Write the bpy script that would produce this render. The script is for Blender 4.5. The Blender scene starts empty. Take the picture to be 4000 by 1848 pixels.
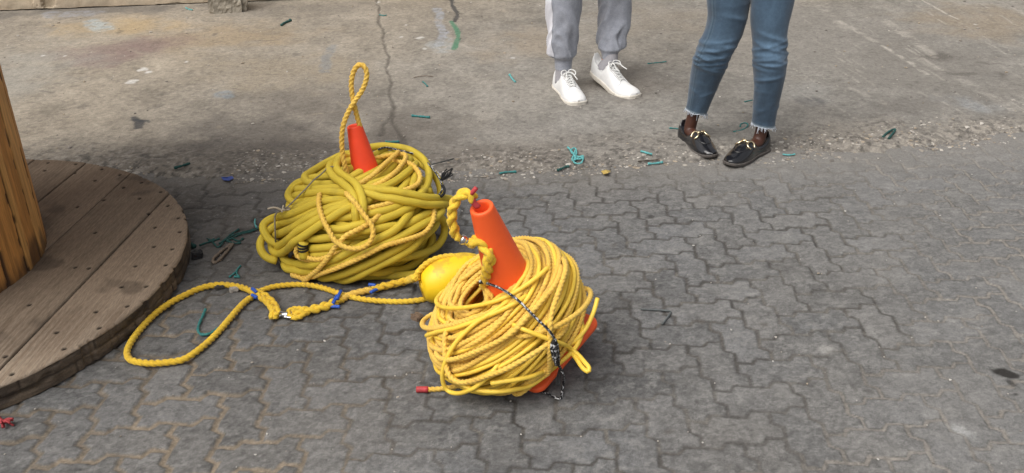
import bpy, bmesh, math, random
import numpy as np
from mathutils import Vector, Matrix, kdtree

random.seed(7)
RNG = np.random.default_rng(11)
scene = bpy.context.scene
COL = scene.collection

# ------------------------------------------------------------------ camera model
FPX, PITCH, ROLL, CAM_H = 3621.8, 0.48315, -0.0068, 1.5887


def ray(u, v):
    """direction of the line of sight through photograph pixel (u, v), 4000 px frame"""
    du, dv = u - 2000.0, v - 924.0
    c, s = math.cos(ROLL), math.sin(ROLL)
    a, b = c * du + s * dv, -s * du + c * dv
    d = np.array([a, FPX * math.cos(PITCH) - b * math.sin(PITCH), -FPX * math.sin(PITCH) - b * math.cos(PITCH)])
    return d / np.linalg.norm(d)


CAMP = np.array([0.0, 0.0, CAM_H])
K = 4000.0 / 2576.0


def at(u, v, z=0.0):
    """world point at height z seen at (u, v) in the 2576 px wide frame"""
    d = ray(u * K, v * K)
    return CAMP + d * ((z - CAM_H) / d[2])


def at_y(u, v, y):
    d = ray(u * K, v * K)
    return CAMP + d * (y / d[1])


# ------------------------------------------------------------------ scene graph helpers
def tag(o, label=None, cat=None, group=None, kind=None):
    if label: o['label'] = label
    if cat: o['category'] = cat
    if group: o['group'] = group
    if kind: o['kind'] = kind
    return o


def empty(name, loc=(0, 0, 0), label=None, cat=None, group=None):
    o = bpy.data.objects.new(name, None)
    o.empty_display_size = 0.1
    COL.objects.link(o)
    o.location = loc
    o.matrix_world = Matrix.Translation(Vector(loc))
    return tag(o, label, cat, group)


def link_mesh(name, me, mat, parent=None):
    o = bpy.data.objects.new(name, me)
    COL.objects.link(o)
    if mat is not None:
        for m in (mat if isinstance(mat, (list, tuple)) else [mat]):
            me.materials.append(m)
    if parent is not None:
        o.parent = parent
        # parts are written in world coordinates; keep them there under their thing
        pm = parent.matrix_world if parent.parent is None else parent.parent.matrix_world @ parent.matrix_local
        o.matrix_parent_inverse = pm.inverted()
    return o


def mesh_from(name, V, F, mat, parent=None, smooth=True, col=None, uv=None, mats=None):
    """V (n,3); F list of polygons or an (m,4)/(m,3) array; col per vertex; uv per vertex"""
    me = bpy.data.meshes.new(name)
    V = np.asarray(V, dtype=np.float32)
    if isinstance(F, np.ndarray):
        m, k = F.shape
        me.vertices.add(len(V))
        me.vertices.foreach_set('co', V.ravel())
        me.loops.add(m * k)
        me.polygons.add(m)
        me.loops.foreach_set('vertex_index', F.astype(np.int32).ravel())
        me.polygons.foreach_set('loop_start', np.arange(0, m * k, k, dtype=np.int32))
        me.polygons.foreach_set('loop_total', np.full(m, k, dtype=np.int32))
        me.update(calc_edges=True)
    else:
        me.from_pydata(V.tolist(), [], [list(f) for f in F])
    if mats is not None:
        me.polygons.foreach_set('material_index', np.asarray(mats, dtype=np.int32))
    me.polygons.foreach_set('use_smooth', np.full(len(me.polygons), bool(smooth)))
    if col is not None:
        col = np.asarray(col).reshape(len(V), -1)
        c = np.ones((len(V), 4), dtype=np.float32)
        c[:, :col.shape[1]] = col
        at_ = me.color_attributes.new('col', 'FLOAT_COLOR', 'POINT')
        at_.data.foreach_set('color', c.ravel())
    if uv is not None:
        lay = me.uv_layers.new(name='UVMap')
        li = np.zeros(len(me.loops), dtype=np.int32)
        me.loops.foreach_get('vertex_index', li)
        lay.data.foreach_set('uv', np.asarray(uv, dtype=np.float32)[li].ravel())
    me.validate(verbose=False)
    me.update()
    return link_mesh(name, me, mat, parent)


def grid_faces(n, m, wrap_m=False):
    i = np.arange(n - 1)[:, None]
    j = np.arange(m if wrap_m else m - 1)[None, :]
    j2 = (j + 1) % m
    return np.stack([i * m + j, i * m + j2, (i + 1) * m + j2, (i + 1) * m + j], -1).reshape(-1, 4)


# ------------------------------------------------------------------ numpy noise
def _hash(ix, iy, seed):
    h = (ix.astype(np.int64) * 374761393 + iy.astype(np.int64) * 668265263 + seed * 1442695041) & 0xFFFFFFFF
    h = ((h ^ (h >> 13)) * 1274126177) & 0xFFFFFFFF
    h = ((h ^ (h >> 16)) * 2246822519) & 0xFFFFFFFF
    return ((h ^ (h >> 15)) & 0xFFFFFF) / float(0xFFFFFF)


def vnoise(x, y, seed=0):
    x0, y0 = np.floor(x), np.floor(y)
    fx, fy = x - x0, y - y0
    fx, fy = fx * fx * fx * (fx * (fx * 6 - 15) + 10), fy * fy * fy * (fy * (fy * 6 - 15) + 10)
    a, b = _hash(x0, y0, seed), _hash(x0 + 1, y0, seed)
    c, d = _hash(x0, y0 + 1, seed), _hash(x0 + 1, y0 + 1, seed)
    return (a + (b - a) * fx) * (1 - fy) + (c + (d - c) * fx) * fy


def fbm(x, y, seed=0, octaves=4, gain=0.5):
    r, amp, tot = 0.0, 1.0, 0.0
    for o in range(octaves):
        r = r + amp * vnoise(x, y, seed + o * 17)
        tot += amp
        amp *= gain
        x, y = x * 2.03 + 5.1, y * 2.03 + 1.7
    return r / tot


def sstep(a, b, x):
    t = np.clip((x - a) / (b - a), 0, 1)
    return t * t * (3 - 2 * t)


def mixc(c, k, m):
    return c * (1 - m[..., None]) + np.asarray(k) * m[..., None]


def polydist(X, Y, pts):
    d = np.full(X.shape, 1e9)
    for (ax, ay), (bx, by) in zip(pts[:-1], pts[1:]):
        ux, uy = bx - ax, by - ay
        L = ux * ux + uy * uy + 1e-12
        t = np.clip(((X - ax) * ux + (Y - ay) * uy) / L, 0, 1)
        d = np.minimum(d, np.hypot(X - ax - t * ux, Y - ay - t * uy))
    return d


# ------------------------------------------------------------------ materials
def srgb(r, g, b):
    f = lambda c: (c / 255) / 12.92 if c / 255 <= 0.04045 else ((c / 255 + 0.055) / 1.055) ** 2.4
    return (f(r), f(g), f(b))


class NT:
    def __init__(self, name):
        self.m = bpy.data.materials.new(name)
        self.m.use_nodes = True
        self.t = self.m.node_tree
        self.b = next(n for n in self.t.nodes if n.type == 'BSDF_PRINCIPLED')

    def n(self, typ, **kw):
        nd = self.t.nodes.new(typ)
        for k, v in kw.items():
            if k.startswith('i_'):
                key = k[2:]
                key = int(key) if key.isdigit() else key.replace('_', ' ')
                nd.inputs[key].default_value = v
            else:
                setattr(nd, k, v)
        return nd

    def l(self, a, b):
        self.t.links.new(a, b)

    def noise(self, scale, detail=4, rough=0.55, vec=None, dist=0.0):
        nd = self.n('ShaderNodeTexNoise')
        nd.inputs['Scale'].default_value = scale
        nd.inputs['Detail'].default_value = detail
        nd.inputs['Roughness'].default_value = rough
        nd.inputs['Distortion'].default_value = dist
        if vec is not None: self.l(vec, nd.inputs['Vector'])
        return nd.outputs['Fac']

    def obj(self, scale=(1, 1, 1)):
        tc = self.n('ShaderNodeTexCoord')
        mp = self.n('ShaderNodeMapping')
        mp.inputs['Scale'].default_value = scale
        self.l(tc.outputs['Object'], mp.inputs['Vector'])
        return mp.outputs['Vector']

    def uvv(self, scale=(1, 1, 1)):
        tc = self.n('ShaderNodeTexCoord')
        mp = self.n('ShaderNodeMapping')
        mp.inputs['Scale'].default_value = scale
        self.l(tc.outputs['UV'], mp.inputs['Vector'])
        return mp.outputs['Vector']

    def ramp(self, fac, stops):
        r = self.n('ShaderNodeValToRGB')
        e = r.color_ramp.elements
        while len(e) < len(stops): e.new(0.5)
        for el, (p, c) in zip(e, stops):
            el.position = p
            el.color = (c[0], c[1], c[2], 1) if isinstance(c, (tuple, list)) else (c, c, c, 1)
        self.l(fac, r.inputs['Fac'])
        return r.outputs['Color']

    def mix(self, a, b, fac, mode='MIX'):
        x = self.n('ShaderNodeMix', data_type='RGBA', blend_type=mode)
        for s, i in ((a, 6), (b, 7)):
            if isinstance(s, (tuple, list)): x.inputs[i].default_value = (s[0], s[1], s[2], 1)
            else: self.l(s, x.inputs[i])
        if isinstance(fac, (int, float)): x.inputs[0].default_value = fac
        else: self.l(fac, x.inputs[0])
        return x.outputs[2]

    def attr(self, name='col'):
        a = self.n('ShaderNodeAttribute')
        a.attribute_name = name
        return a.outputs['Color']

    def math(self, op, a, b=None):
        x = self.n('ShaderNodeMath', operation=op)
        for s, i in ((a, 0), (b, 1)):
            if s is None: continue
            if isinstance(s, (int, float)): x.inputs[i].default_value = s
            else: self.l(s, x.inputs[i])
        return x.outputs[0]

    def bump(self, h, strength=0.3, dist=0.002):
        b = self.n('ShaderNodeBump')
        b.inputs['Strength'].default_value = strength
        b.inputs['Distance'].default_value = dist
        self.l(h, b.inputs['Height'])
        self.l(b.outputs['Normal'], self.b.inputs['Normal'])

    def out(self, base, rough=0.6, spec=0.5, metal=0.0, **kw):
        if isinstance(base, (tuple, list)): self.b.inputs['Base Color'].default_value = (*base[:3], 1)
        else: self.l(base, self.b.inputs['Base Color'])
        if isinstance(rough, (int, float)): self.b.inputs['Roughness'].default_value = rough
        else: self.l(rough, self.b.inputs['Roughness'])
        self.b.inputs['Specular IOR Level'].default_value = spec
        self.b.inputs['Metallic'].default_value = metal
        for k, v in kw.items():
            self.b.inputs[k.replace('_', ' ')].default_value = v
        return self.m


def simple_mat(name, c, rough=0.6, var=0.2, scale=60, bump=0.2, bscale=300, bdist=0.001, spec=0.4, metal=0.0, dirt=None, dirt_amt=0.5, **kw):
    t = NT(name)
    v = t.obj()
    n1 = t.noise(scale, 4, 0.6, v)
    base = t.ramp(n1, [(0.25, tuple(x * (1 - var) for x in c)), (0.75, tuple(min(1, x * (1 + var)) for x in c))])
    if dirt:
        n2 = t.noise(scale * 0.35, 6, 0.7, v)
        base = t.mix(base, dirt, t.ramp(n2, [(0.52, 0.0), (0.75, dirt_amt)]))
    if bump: t.bump(t.noise(bscale, 3, 0.6, v), bump, bdist)
    return t.out(base, rough, spec, metal, **kw)


# ------------------------------------------------------------------ world, sun, camera
def setup():
    w = bpy.data.worlds.new('World')
    scene.world = w
    w.use_nodes = True
    nt = w.node_tree
    bg = nt.nodes['Background']
    sky = nt.nodes.new('ShaderNodeTexSky')
    sky.sky_type = 'NISHITA'
    sky.sun_disc = False
    SUN_EL, SUN_AZ = math.radians(58), math.radians(SUN_AZ_DEG)
    sky.sun_elevation = SUN_EL
    sky.sun_rotation = SUN_AZ
    sky.dust_density = 6.0
    sky.air_density = 1.0
    sky.ozone_density = 1.0
    hs = nt.nodes.new('ShaderNodeHueSaturation')
    hs.inputs['Saturation'].default_value = 0.22
    nt.links.new(sky.outputs['Color'], hs.inputs['Color'])
    nt.links.new(hs.outputs['Color'], bg.inputs['Color'])
    bg.inputs['Strength'].default_value = SKY_STRENGTH
    sd = bpy.data.lights.new('sun', 'SUN')
    sd.energy = SUN_STRENGTH
    sd.angle = math.radians(SUN_ANGLE)
    sd.color = (1.0, 0.965, 0.91)
    so = bpy.data.objects.new('sun', sd)
    COL.objects.link(so)
    # nishita: rotation 0 puts the sun at +Y and turns clockwise seen from above
    d = Vector((math.sin(SUN_AZ) * math.cos(SUN_EL), math.cos(SUN_AZ) * math.cos(SUN_EL), math.sin(SUN_EL)))
    so.rotation_euler = (-d).to_track_quat('-Z', 'Y').to_euler()
    so.location = d * 10
    cd = bpy.data.cameras.new('camera')
    co = bpy.data.objects.new('camera', cd)
    COL.objects.link(co)
    c, s = math.cos(ROLL), math.sin(ROLL)
    R, U, F = Vector((1, 0, 0)), Vector((0, math.sin(PITCH), math.cos(PITCH))), Vector((0, math.cos(PITCH), -math.sin(PITCH)))
    r, u = c * R + s * U, -s * R + c * U
    m = Matrix((r, u, -F)).transposed().to_4x4()
    m.translation = Vector((0, 0, CAM_H))
    co.matrix_world = m
    cd.sensor_width = 36.0
    cd.lens = FPX / 4000 * 36
    cd.clip_start, cd.clip_end = 0.05, 500
    scene.camera = co
    vs = scene.view_settings
    vs.view_transform = 'Standard'
    vs.look = 'None'
    vs.exposure = EXPOSURE
    vs.gamma = 1
    scene.cycles.use_denoising = True
    scene.cycles.max_bounces = 6
    scene.cycles.diffuse_bounces = 3


SUN_AZ_DEG, SUN_STRENGTH, SUN_ANGLE, SKY_STRENGTH, EXPOSURE = -132, 1.75, 55, 0.112, 0.28
setup()
# ================================================================== GROUND
LX, LY, LPHI, LS = 0.0110, 3.3714, 0.15994, 0.1125
BOUND = [(-6, 3.45), (-2.6, 3.55), (-1.4, 3.571), (-0.263, 3.572), (0.708, 3.682), (1.607, 3.80), (2.355, 3.977), (5.5, 4.75)]


def window(x, y, x0, x1, y0, y1):
    i0, i1 = np.searchsorted(x, [x0, x1])
    j0, j1 = np.searchsorted(y, [y0, y1])
    return np.s_[j0:j1, i0:i1]


def bound_y(X):
    return np.interp(X, [p[0] for p in BOUND], [p[1] for p in BOUND])


def jog(t):
    t = t - np.round(t)
    return np.where(np.abs(t) < 0.4, -0.2675 * t, np.sign(t) * (-0.107 + 1.07 * (np.abs(t) - 0.4)))


def jogd(t):
    t = np.abs(t - np.round(t))
    return np.where(t < 0.4, 1.035, 1.465)


def paver_field(X, Y):
    wx = (fbm(X * 9, Y * 9, 3, 3) - 0.5) * 0.009 + (fbm(X * 60, Y * 60, 5, 2) - 0.5) * 0.004
    wy = (fbm(X * 9, Y * 9, 4, 3) - 0.5) * 0.009 + (fbm(X * 60, Y * 60, 6, 2) - 0.5) * 0.004
    dx, dy = X + wx - LX, Y + wy - LY
    c, s = math.cos(LPHI), math.sin(LPHI)
    a, b = (dx * c + dy * s) / LS, (-dx * s + dy * c) / LS
    a2, b2 = a + jog(b), b - jog(a)
    i, j = np.floor(a2), np.floor(b2)
    k = np.mod(i - j, 4)
    fa, fb = a2 - i, b2 - j
    big = 9.0
    va, vb = 1 / jogd(b), 1 / jogd(a)
    d = np.minimum.reduce([np.where(k == 1, big, fa * va), np.where(k == 0, big, (1 - fa) * va),
                           np.where(k == 2, big, fb * vb), np.where(k == 3, big, (1 - fb) * vb)]) * LS
    ci, cj = np.where(k == 1, i - 1, i), np.where(k == 3, j + 1, j)
    horiz = (k < 2)
    la = np.where(horiz, (a2 - ci) / 2 - 0.5, a2 - ci - 0.5)
    lb = np.where(horiz, b2 - cj - 0.5, (b2 - cj) / 2)
    return d, ci, cj, la, lb


def build_paving():
    nx, ny = 1300, 700
    x = np.linspace(-3.1, 3.3, nx)
    y = 0.95 + (4.55 - 0.95) * np.linspace(0, 1, ny) ** 1.12
    X, Y = np.meshgrid(x, y)
    d, ci, cj, la, lb = paver_field(X, Y)
    r1, r2, r3, r4 = (_hash(ci, cj, s) for s in (1, 2, 3, 4))
    fill = fbm(X * 2.1, Y * 2.1, 21, 4)                     # how full of grit the joints are
    left = sstep(-0.25, -1.0, X + (Y - 2.2) * 0.25) * sstep(2.75, 2.3, Y)
    deep = np.clip(0.35 + 1.5 * (fill - 0.5) + 0.75 * left, 0.12, 1.2)
    wn = fbm(X * 25, Y * 25, 31, 3)
    w = 0.0018 + 0.0036 * wn + 0.0022 * left
    vis = sstep(0.36, 0.60, fbm(X * 3.4, Y * 3.4, 35, 4) + 0.30 * left + 0.05 - 0.08 * sstep(0.2, 1.3, X))
    vis = 0.45 + 0.55 * vis
    edge = 0.0032 + 0.0038 * fbm(X * 14, Y * 14, 33, 2)
    body = sstep(w, w + edge, d)
    z = (body - 1) * 0.0055 * deep * (0.65 + 0.35 * vis)
    z += (r1 - 0.5) * 0.0030 + la * (r2 - 0.5) * 0.007 + lb * (r3 - 0.5) * 0.006
    z += (fbm(X * 30, Y * 30, 41, 4) - 0.5) * 0.0030 * (0.45 + 0.55 * body) + (fbm(X * 1.1, Y * 1.1, 43, 2) - 0.5) * 0.012
    chips = sstep(0.70, 0.80, fbm(X * 18, Y * 18, 47, 3)) * sstep(0.028, 0.008, d)
    z -= chips * 0.003
    # ---- colour
    g = 0.134 + 0.017 * (r4 - 0.5) * 2 + 0.035 * (fbm(X * 3.3, Y * 3.3, 51, 4) - 0.5) + 0.090 * (fbm(X * 32, Y * 32, 52, 4, 0.7) - 0.5) + 0.085 * (fbm(X * 105, Y * 105, 53, 2, 0.7) - 0.5)
    warm = (fbm(X * 1.7, Y * 1.7, 55, 3) - 0.5) + 0.35 * (r2 - 0.5)
    C = np.stack([g * (1.0 + 0.07 * warm), g * (0.985 + 0.01 * warm), g * (0.972 - 0.07 * warm)], -1)
    # pale dust film on the right, darker and browner towards the drum
    dust = sstep(0.35, 1.5, X) * (0.45 + 0.55 * fbm(X * 2.4, Y * 2.4, 57, 4))
    C = mixc(C, (0.215, 0.210, 0.198), np.clip(dust, 0, 1) * 0.30)
    C = mixc(C, (0.105, 0.092, 0.080), sstep(-0.3, -1.1, X) * sstep(2.3, 3.2, Y) * (0.25 + 0.75 * fbm(X * 3, Y * 3, 58, 4)) * 0.85)
    streak = sstep(0.60, 0.72, fbm(X * 26 + Y * 9, Y * 60 - X * 14, 56, 4, 0.6))
    C = mixc(C, (0.25, 0.243, 0.23), streak * (0.22 + 0.18 * sstep(-.2, 1.0, X)))
    smear = sstep(0.58, 0.72, fbm(X * 7, Y * 11, 59, 5, 0.6)) * (0.3 + 0.7 * sstep(0.0, 1.0, X))
    C = mixc(C, (0.27, 0.262, 0.245), smear * 0.24)
    dk = sstep(0.60, 0.72, fbm(X * 5, Y * 5, 60, 5, 0.6))
    C = mixc(C, (0.085, 0.082, 0.08), dk * 0.20)
    fl = sstep(0.66, 0.74, fbm(X * 48, Y * 62, 68, 3, 0.6))
    C = mixc(C, (0.245, 0.24, 0.228), fl * 0.40)
    # joint grit
    jm = (1 - sstep(w * 0.7, w + edge * 0.75, d + (fbm(X * 70, Y * 70, 62, 2) - 0.5) * 0.004))
    tan = np.array([0.225, 0.180, 0.130]); pale = np.array([0.27, 0.245, 0.215]); dark = np.array([0.062, 0.057, 0.052])
    jn = fbm(X * 4.5, Y * 4.5, 63, 4)
    right = sstep(0.9, 1.5, X + np.clip(2.5 - Y, 0, 1) * 0.95 + (fbm(X * 2, Y * 2, 66, 3) - 0.5) * 1.2)
    J = mixc(np.broadcast_to(dark, C.shape), (0.125, 0.114, 0.100), sstep(0.46, 0.66, jn * .5 + .5 * fbm(X * 38, Y * 38, 69, 3)))
    J = mixc(J, pale, right * 0.70)
    J = mixc(J, tan, np.clip(left * 1.5, 0, 1) * (0.55 + 0.45 * sstep(0.4, 0.6, jn)))
    J = J * (0.75 + 0.5 * vnoise(X * 150, Y * 150, 67))[..., None]
    jm = jm * (0.60 + 0.32 * vis)
    ring = sstep(w * 0.6, w + edge * 0.35, d) * sstep(w + edge * 1.15, w + edge * 0.45, d)  # dark line along the paver edges, relief shading put into the colour
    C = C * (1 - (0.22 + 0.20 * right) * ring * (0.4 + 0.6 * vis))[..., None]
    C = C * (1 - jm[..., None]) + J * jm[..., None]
    # spilt oil at the far right and small dark spots
    def spot(u, v, ru, rv, ang, col, k, sharp=0.35):
        p = at(u, v)
        R = max(ru, rv) * 1.6
        W = window(x, y, p[0] - R, p[0] + R, p[1] - R, p[1] + R)
        if X[W].size == 0: return
        ex, ey = (X[W] - p[0]), (Y[W] - p[1])
        q = np.hypot((ex * math.cos(ang) + ey * math.sin(ang)) / ru, (-ex * math.sin(ang) + ey * math.cos(ang)) / rv)
        q = q + (fbm(X[W] * 28, Y[W] * 28, int(u) % 97, 3) - 0.5) * 0.9
        C[W] = mixc(C[W], col, sstep(1.0, 1.0 - sharp, q) * k)
    spot(2528, 938, 0.042, 0.026, -0.5, (0.022, 0.020, 0.018), 0.95)
    spot(2543, 962, 0.012, 0.02, 0.1, (0.03, 0.028, 0.026), 0.7)
    spot(2555, 990, 0.01, 0.006, 0, (0.03, 0.028, 0.026), 0.7)
    spot(1638, 545, 0.014, 0.02, 0, (0.05, 0.047, 0.044), 0.8)
    spot(1590, 760, 0.07, 0.06, 0.3, (0.07, 0.066, 0.062), 0.55, 0.8)
    spot(1450, 905, 0.10, 0.10, 0.3, (0.08, 0.07, 0.07), 0.35, 0.9)
    spot(2420, 1085, 0.03, 0.06, 0.7, (0.36, 0.36, 0.35), 0.6, 0.9)
    spot(2080, 880, 0.05, 0.03, 0.2, (0.33, 0.32, 0.30), 0.6, 0.9)
    spot(560, 640, 0.16, 0.25, 0.2, (0.085, 0.075, 0.065), 0.45, 0.9)
    for k in range(46):
        spot(random.uniform(500, 2560), random.uniform(430, 1180), random.uniform(.008, .03), random.uniform(.006, .03), random.uniform(0, 3),
             random.choice([(0.07, 0.066, 0.062), (0.30, 0.29, 0.275), (0.09, 0.08, 0.07)]), random.uniform(.25, .6), 0.8)
    # dust washed off the concrete on to the first courses
    e = Y - bound_y(X)
    C = mixc(C, (0.200, 0.182, 0.158), sstep(-0.30, 0.05, e) * (0.15 + 0.85 * fbm(X * 6, Y * 6, 71, 4)) * 0.7)
    C = mixc(C, (0.23, 0.22, 0.205), sstep(-0.5, 0.0, e) * sstep(0.2, 1.0, X) * 0.35)
    V = np.stack([X, Y, z], -1).reshape(-1, 3)
    t = NT('paver_concrete')
    v = t.obj()
    n = t.noise(520, 3, 0.7, v)
    n2 = t.noise(120, 4, 0.65, v)
    base = t.mix(t.attr(), t.ramp(n, [(0.28, 0.60), (0.5, 1.0), (0.74, 1.45)]), 1.0, 'MULTIPLY')
    base = t.mix(base, t.ramp(n2, [(0.3, 0.82), (0.7, 1.18)]), 1.0, 'MULTIPLY')
    t.bump(t.math('ADD', n, t.math('MULTIPLY', n2, 1.6)), 0.55, 0.0016)
    m = t.out(base, 0.88, 0.25)
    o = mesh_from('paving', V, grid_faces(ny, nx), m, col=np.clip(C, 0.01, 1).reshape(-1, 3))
    return tag(o, kind='structure')


def concrete_height(X, Y):
    e = Y - bound_y(X) + (fbm(X * 3.0, Y * 3.0, 101, 4) - 0.5) * 0.16 + (fbm(X * 22, Y * 22, 102, 3) - 0.5) * 0.07
    z = -0.022 + 0.040 * sstep(-0.08, 0.18, e)
    rough = sstep(0.75, 0.05, e)
    z = z + (fbm(X * 45, Y * 45, 103, 3) - 0.5) * (0.0022 + 0.0090 * rough) + (fbm(X * 6, Y * 6, 104, 3) - 0.5) * (0.004 + 0.009 * rough)
    return z, e


def dpts(lst):
    return [tuple(at(u, v)[:2]) for u, v in lst]


def build_concrete():
    nx, ny = 1250, 560
    x = np.linspace(-4.9, 4.9, nx)
    y = 3.28 + (7.6 - 3.28) * np.linspace(0, 1, ny) ** 1.15
    X, Y = np.meshgrid(x, y)
    z, e = concrete_height(X, Y)
    crack = dpts([(944, -6), (950, 40), (962, 90), (968, 130), (980, 180), (984, 230), (990, 270), (993, 310), (1004, 355), (1010, 372)])
    cx = X + (fbm(X * 7, Y * 5, 111, 4) - 0.5) * 0.06
    cy = Y + (fbm(X * 7, Y * 5, 112, 4) - 0.5) * 0.06
    dc = polydist(cx, cy, crack)
    branch = dpts([(992, 290), (980, 318), (962, 332), (950, 350)])
    dc = np.minimum(dc, polydist(cx, cy, branch) * 1.6)
    b2 = dpts([(985, 200), (970, 215), (990, 240)])
    cw = 0.006 + 0.012 * fbm(X * 6, Y * 6, 113, 2) + 0.012 * sstep(4.6, 3.9, Y)
    cm = sstep(cw, cw * 0.3, dc)
    z = z - cm * 0.006
    g = 1 + 0.42 * (fbm(X * 1.3, Y * 1.3, 121, 4) - 0.5) + 0.55 * (fbm(X * 7, Y * 5, 122, 5, 0.65) - 0.5) + 0.60 * (fbm(X * 36, Y * 34, 123, 4, 0.7) - 0.5)
    tanw = np.clip(sstep(1.2, -1.0, X) * 0.62 + (fbm(X * 0.9, Y * 0.9, 124, 3) - 0.5) * 0.9, 0, 1)
    C = mixc(np.broadcast_to(np.array([0.243, 0.228, 0.203]), X.shape + (3,)), (0.325, 0.278, 0.214), tanw) * g[..., None]
    def stain(u, v, ru, rv, ang, col, k, sharp=0.6, f=7, na=1.1):
        p = at(u, v)
        R = max(ru, rv) * 1.6
        W = window(x, y, p[0] - R, p[0] + R, p[1] - R, p[1] + R)
        if X[W].size == 0: return
        ex, ey = X[W] - p[0], Y[W] - p[1]
        q = np.hypot((ex * math.cos(ang) + ey * math.sin(ang)) / ru, (-ex * math.sin(ang) + ey * math.cos(ang)) / rv)
        q = q + (fbm(X[W] * f, Y[W] * f, int(abs(u) + abs(v)) % 91 + 200, 4) - 0.5) * na
        C[W] = mixc(C[W], col, sstep(1.0, 1.0 - sharp, q) * k)

    def pwin(pts, m):
        P = dpts(pts)
        a, b = [q[0] for q in P], [q[1] for q in P]
        return P, window(x, y, min(a) - m, max(a) + m, min(b) - m, max(b) + m)
    # ochre, mauve and grey patches of the left half
    stain(330, 70, 0.55, 0.32, 0.15, (0.40, 0.30, 0.17), 0.75, 0.9)
    stain(560, 100, 0.8, 0.45, 0.1, (0.33, 0.255, 0.165), 0.6, 0.9)
    stain(700, 190, 0.7, 0.5, 0.1, (0.31, 0.255, 0.18), 0.5, 0.9)
    stain(280, 140, 0.42, 0.40, 0.5, (0.200, 0.140, 0.128), 0.75, 0.8)
    stain(400, 115, 0.30, 0.22, 0.3, (0.205, 0.150, 0.135), 0.6, 0.8)
    stain(60, 190, 0.5, 0.9, 0.0, (0.30, 0.285, 0.25), 0.6, 0.9)
    stain(200, 35, 1.3, 0.22, 0.13, (0.150, 0.138, 0.122), 0.75, 0.8)
    stain(800, 30, 0.8, 0.25, 0.1, (0.19, 0.170, 0.145), 0.5, 0.9)
    stain(700, 390, 0.9, 0.34, 0.0, (0.118, 0.102, 0.088), 0.85, 0.9)
    stain(620, 350, 0.5, 0.35, 0.0, (0.120, 0.108, 0.098), 0.6, 0.9)
    stain(1050, 330, 0.5, 0.42, 0.0, (0.135, 0.118, 0.100), 0.8, 0.9)
    stain(800, 270, 0.5, 0.4, 0.3, (0.155, 0.135, 0.115), 0.5, 0.9)
    stain(1200, 400, 0.7, 0.22, 0.1, (0.135, 0.118, 0.102), 0.7, 0.9)
    stain(1560, 220, 0.5, 0.35, 0.0, (0.150, 0.130, 0.110), 0.55, 0.9)
    stain(1300, 340, 0.5, 0.3, 0.0, (0.21, 0.195, 0.175), 0.5, 0.9)
    stain(1650, 60, 0.7, 0.6, 0.0, (0.235, 0.205, 0.165), 0.6, 0.9)
    stain(1350, 120, 0.5, 0.5, 0.0, (0.29, 0.235, 0.17), 0.5, 0.9)
    stain(2100, 100, 0.9, 0.9, -0.6, (0.215, 0.200, 0.178), 0.65, 0.9)
    stain(2350, 180, 0.9, 0.8, -0.6, (0.190, 0.176, 0.155), 0.7, 0.9)
    stain(2300, 270, 0.8, 0.20, 0.25, (0.165, 0.152, 0.135), 0.7, 0.9)
    stain(2490, 60, 0.7, 0.6, 0.0, (0.26, 0.205, 0.14), 0.55, 0.9)
    stain(2370, 150, 0.22, 0.10, 0.1, (0.085, 0.075, 0.066), 0.6, 0.9, 11)
    stain(2410, 195, 0.16, 0.05, 0.1, (0.10, 0.09, 0.08), 0.6, 0.9, 11)
    stain(2520, 195, 0.06, 0.07, 0.0, (0.07, 0.06, 0.055), 0.7, 0.8, 13)
    stain(2000, 240, 0.30, 0.2, 0.1, (0.31, 0.30, 0.275), 0.6, 0.9, 12)
    stain(2450, 275, 0.2, 0.14, -0.7, (0.30, 0.31, 0.31), 0.5, 0.9, 14)
    stain(2040, 262, 0.09, 0.1, -0.5, (0.085, 0.085, 0.09), 0.6, 0.9, 14)
    for q in ((300, 90), (395, 277), (210, 275), (410, 245), (745, 145), (540, 95), (600, 220), (180, 20)):
        stain(q[0], q[1], random.uniform(.02, .05), random.uniform(.03, .08), 0, (0.10, 0.09, 0.08), 0.5, 0.9, 26, 1.6)
    # paint: pale blue-grey run, green drip with dark top, small blue smears, white drops
    def paint(pts, w, col, k, nz=0.5, f=30):
        P, W = pwin(pts, w * 1.6 + 0.06)
        A, B = X[W], Y[W]
        if A.size == 0: return
        d = polydist(A + (fbm(A * 11, B * 4, 131, 4) - 0.5) * 0.045, B + (fbm(A * 11, B * 5, 133, 3) - 0.5) * 0.09, P)
        ww = w * (0.55 + 0.9 * fbm(A * 9, B * 9, 135, 3))
        m = sstep(ww, ww * 0.55, d) * (1 - nz + nz * sstep(0.35, 0.55, fbm(A * f, B * f, 137, 3)))
        C[W] = mixc(C[W], col, m * k)
    paint([(1100, 28), (1108, 60), (1115, 85), (1108, 120)], 0.032, (0.30, 0.31, 0.33), 0.85, 0.5)
    paint([(1090, 125), (1115, 110), (1120, 135)], 0.07, (0.33, 0.34, 0.33), 0.6, 0.9)
    paint([(1138, 60), (1146, 85), (1152, 110), (1145, 132)], 0.020, (0.085, 0.20, 0.125), 0.95, 0.15)
    paint([(1132, -5), (1140, 20), (1148, 40), (1146, 60)], 0.018, (0.07, 0.068, 0.066), 0.95, 0.1)
    paint([(838, 120), (825, 150), (818, 190)], 0.04, (0.20, 0.215, 0.225), 0.55, 0.7)
    paint([(565, 245), (572, 252)], 0.05, (0.20, 0.25, 0.29), 0.5, 0.6)
    paint([(235, 62), (262, 78)], 0.09, (0.36, 0.40, 0.40), 0.75, 0.6)
    paint([(130, 42), (230, 40)], 0.10, (0.30, 0.305, 0.32), 0.6, 0.8)
    paint([(345, 300), (358, 312), (352, 328)], 0.022, (0.06, 0.062, 0.065), 0.9, 0.1)
    paint([(350, 306), (378, 312)], 0.012, (0.06, 0.062, 0.065), 0.8, 0.1)
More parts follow.
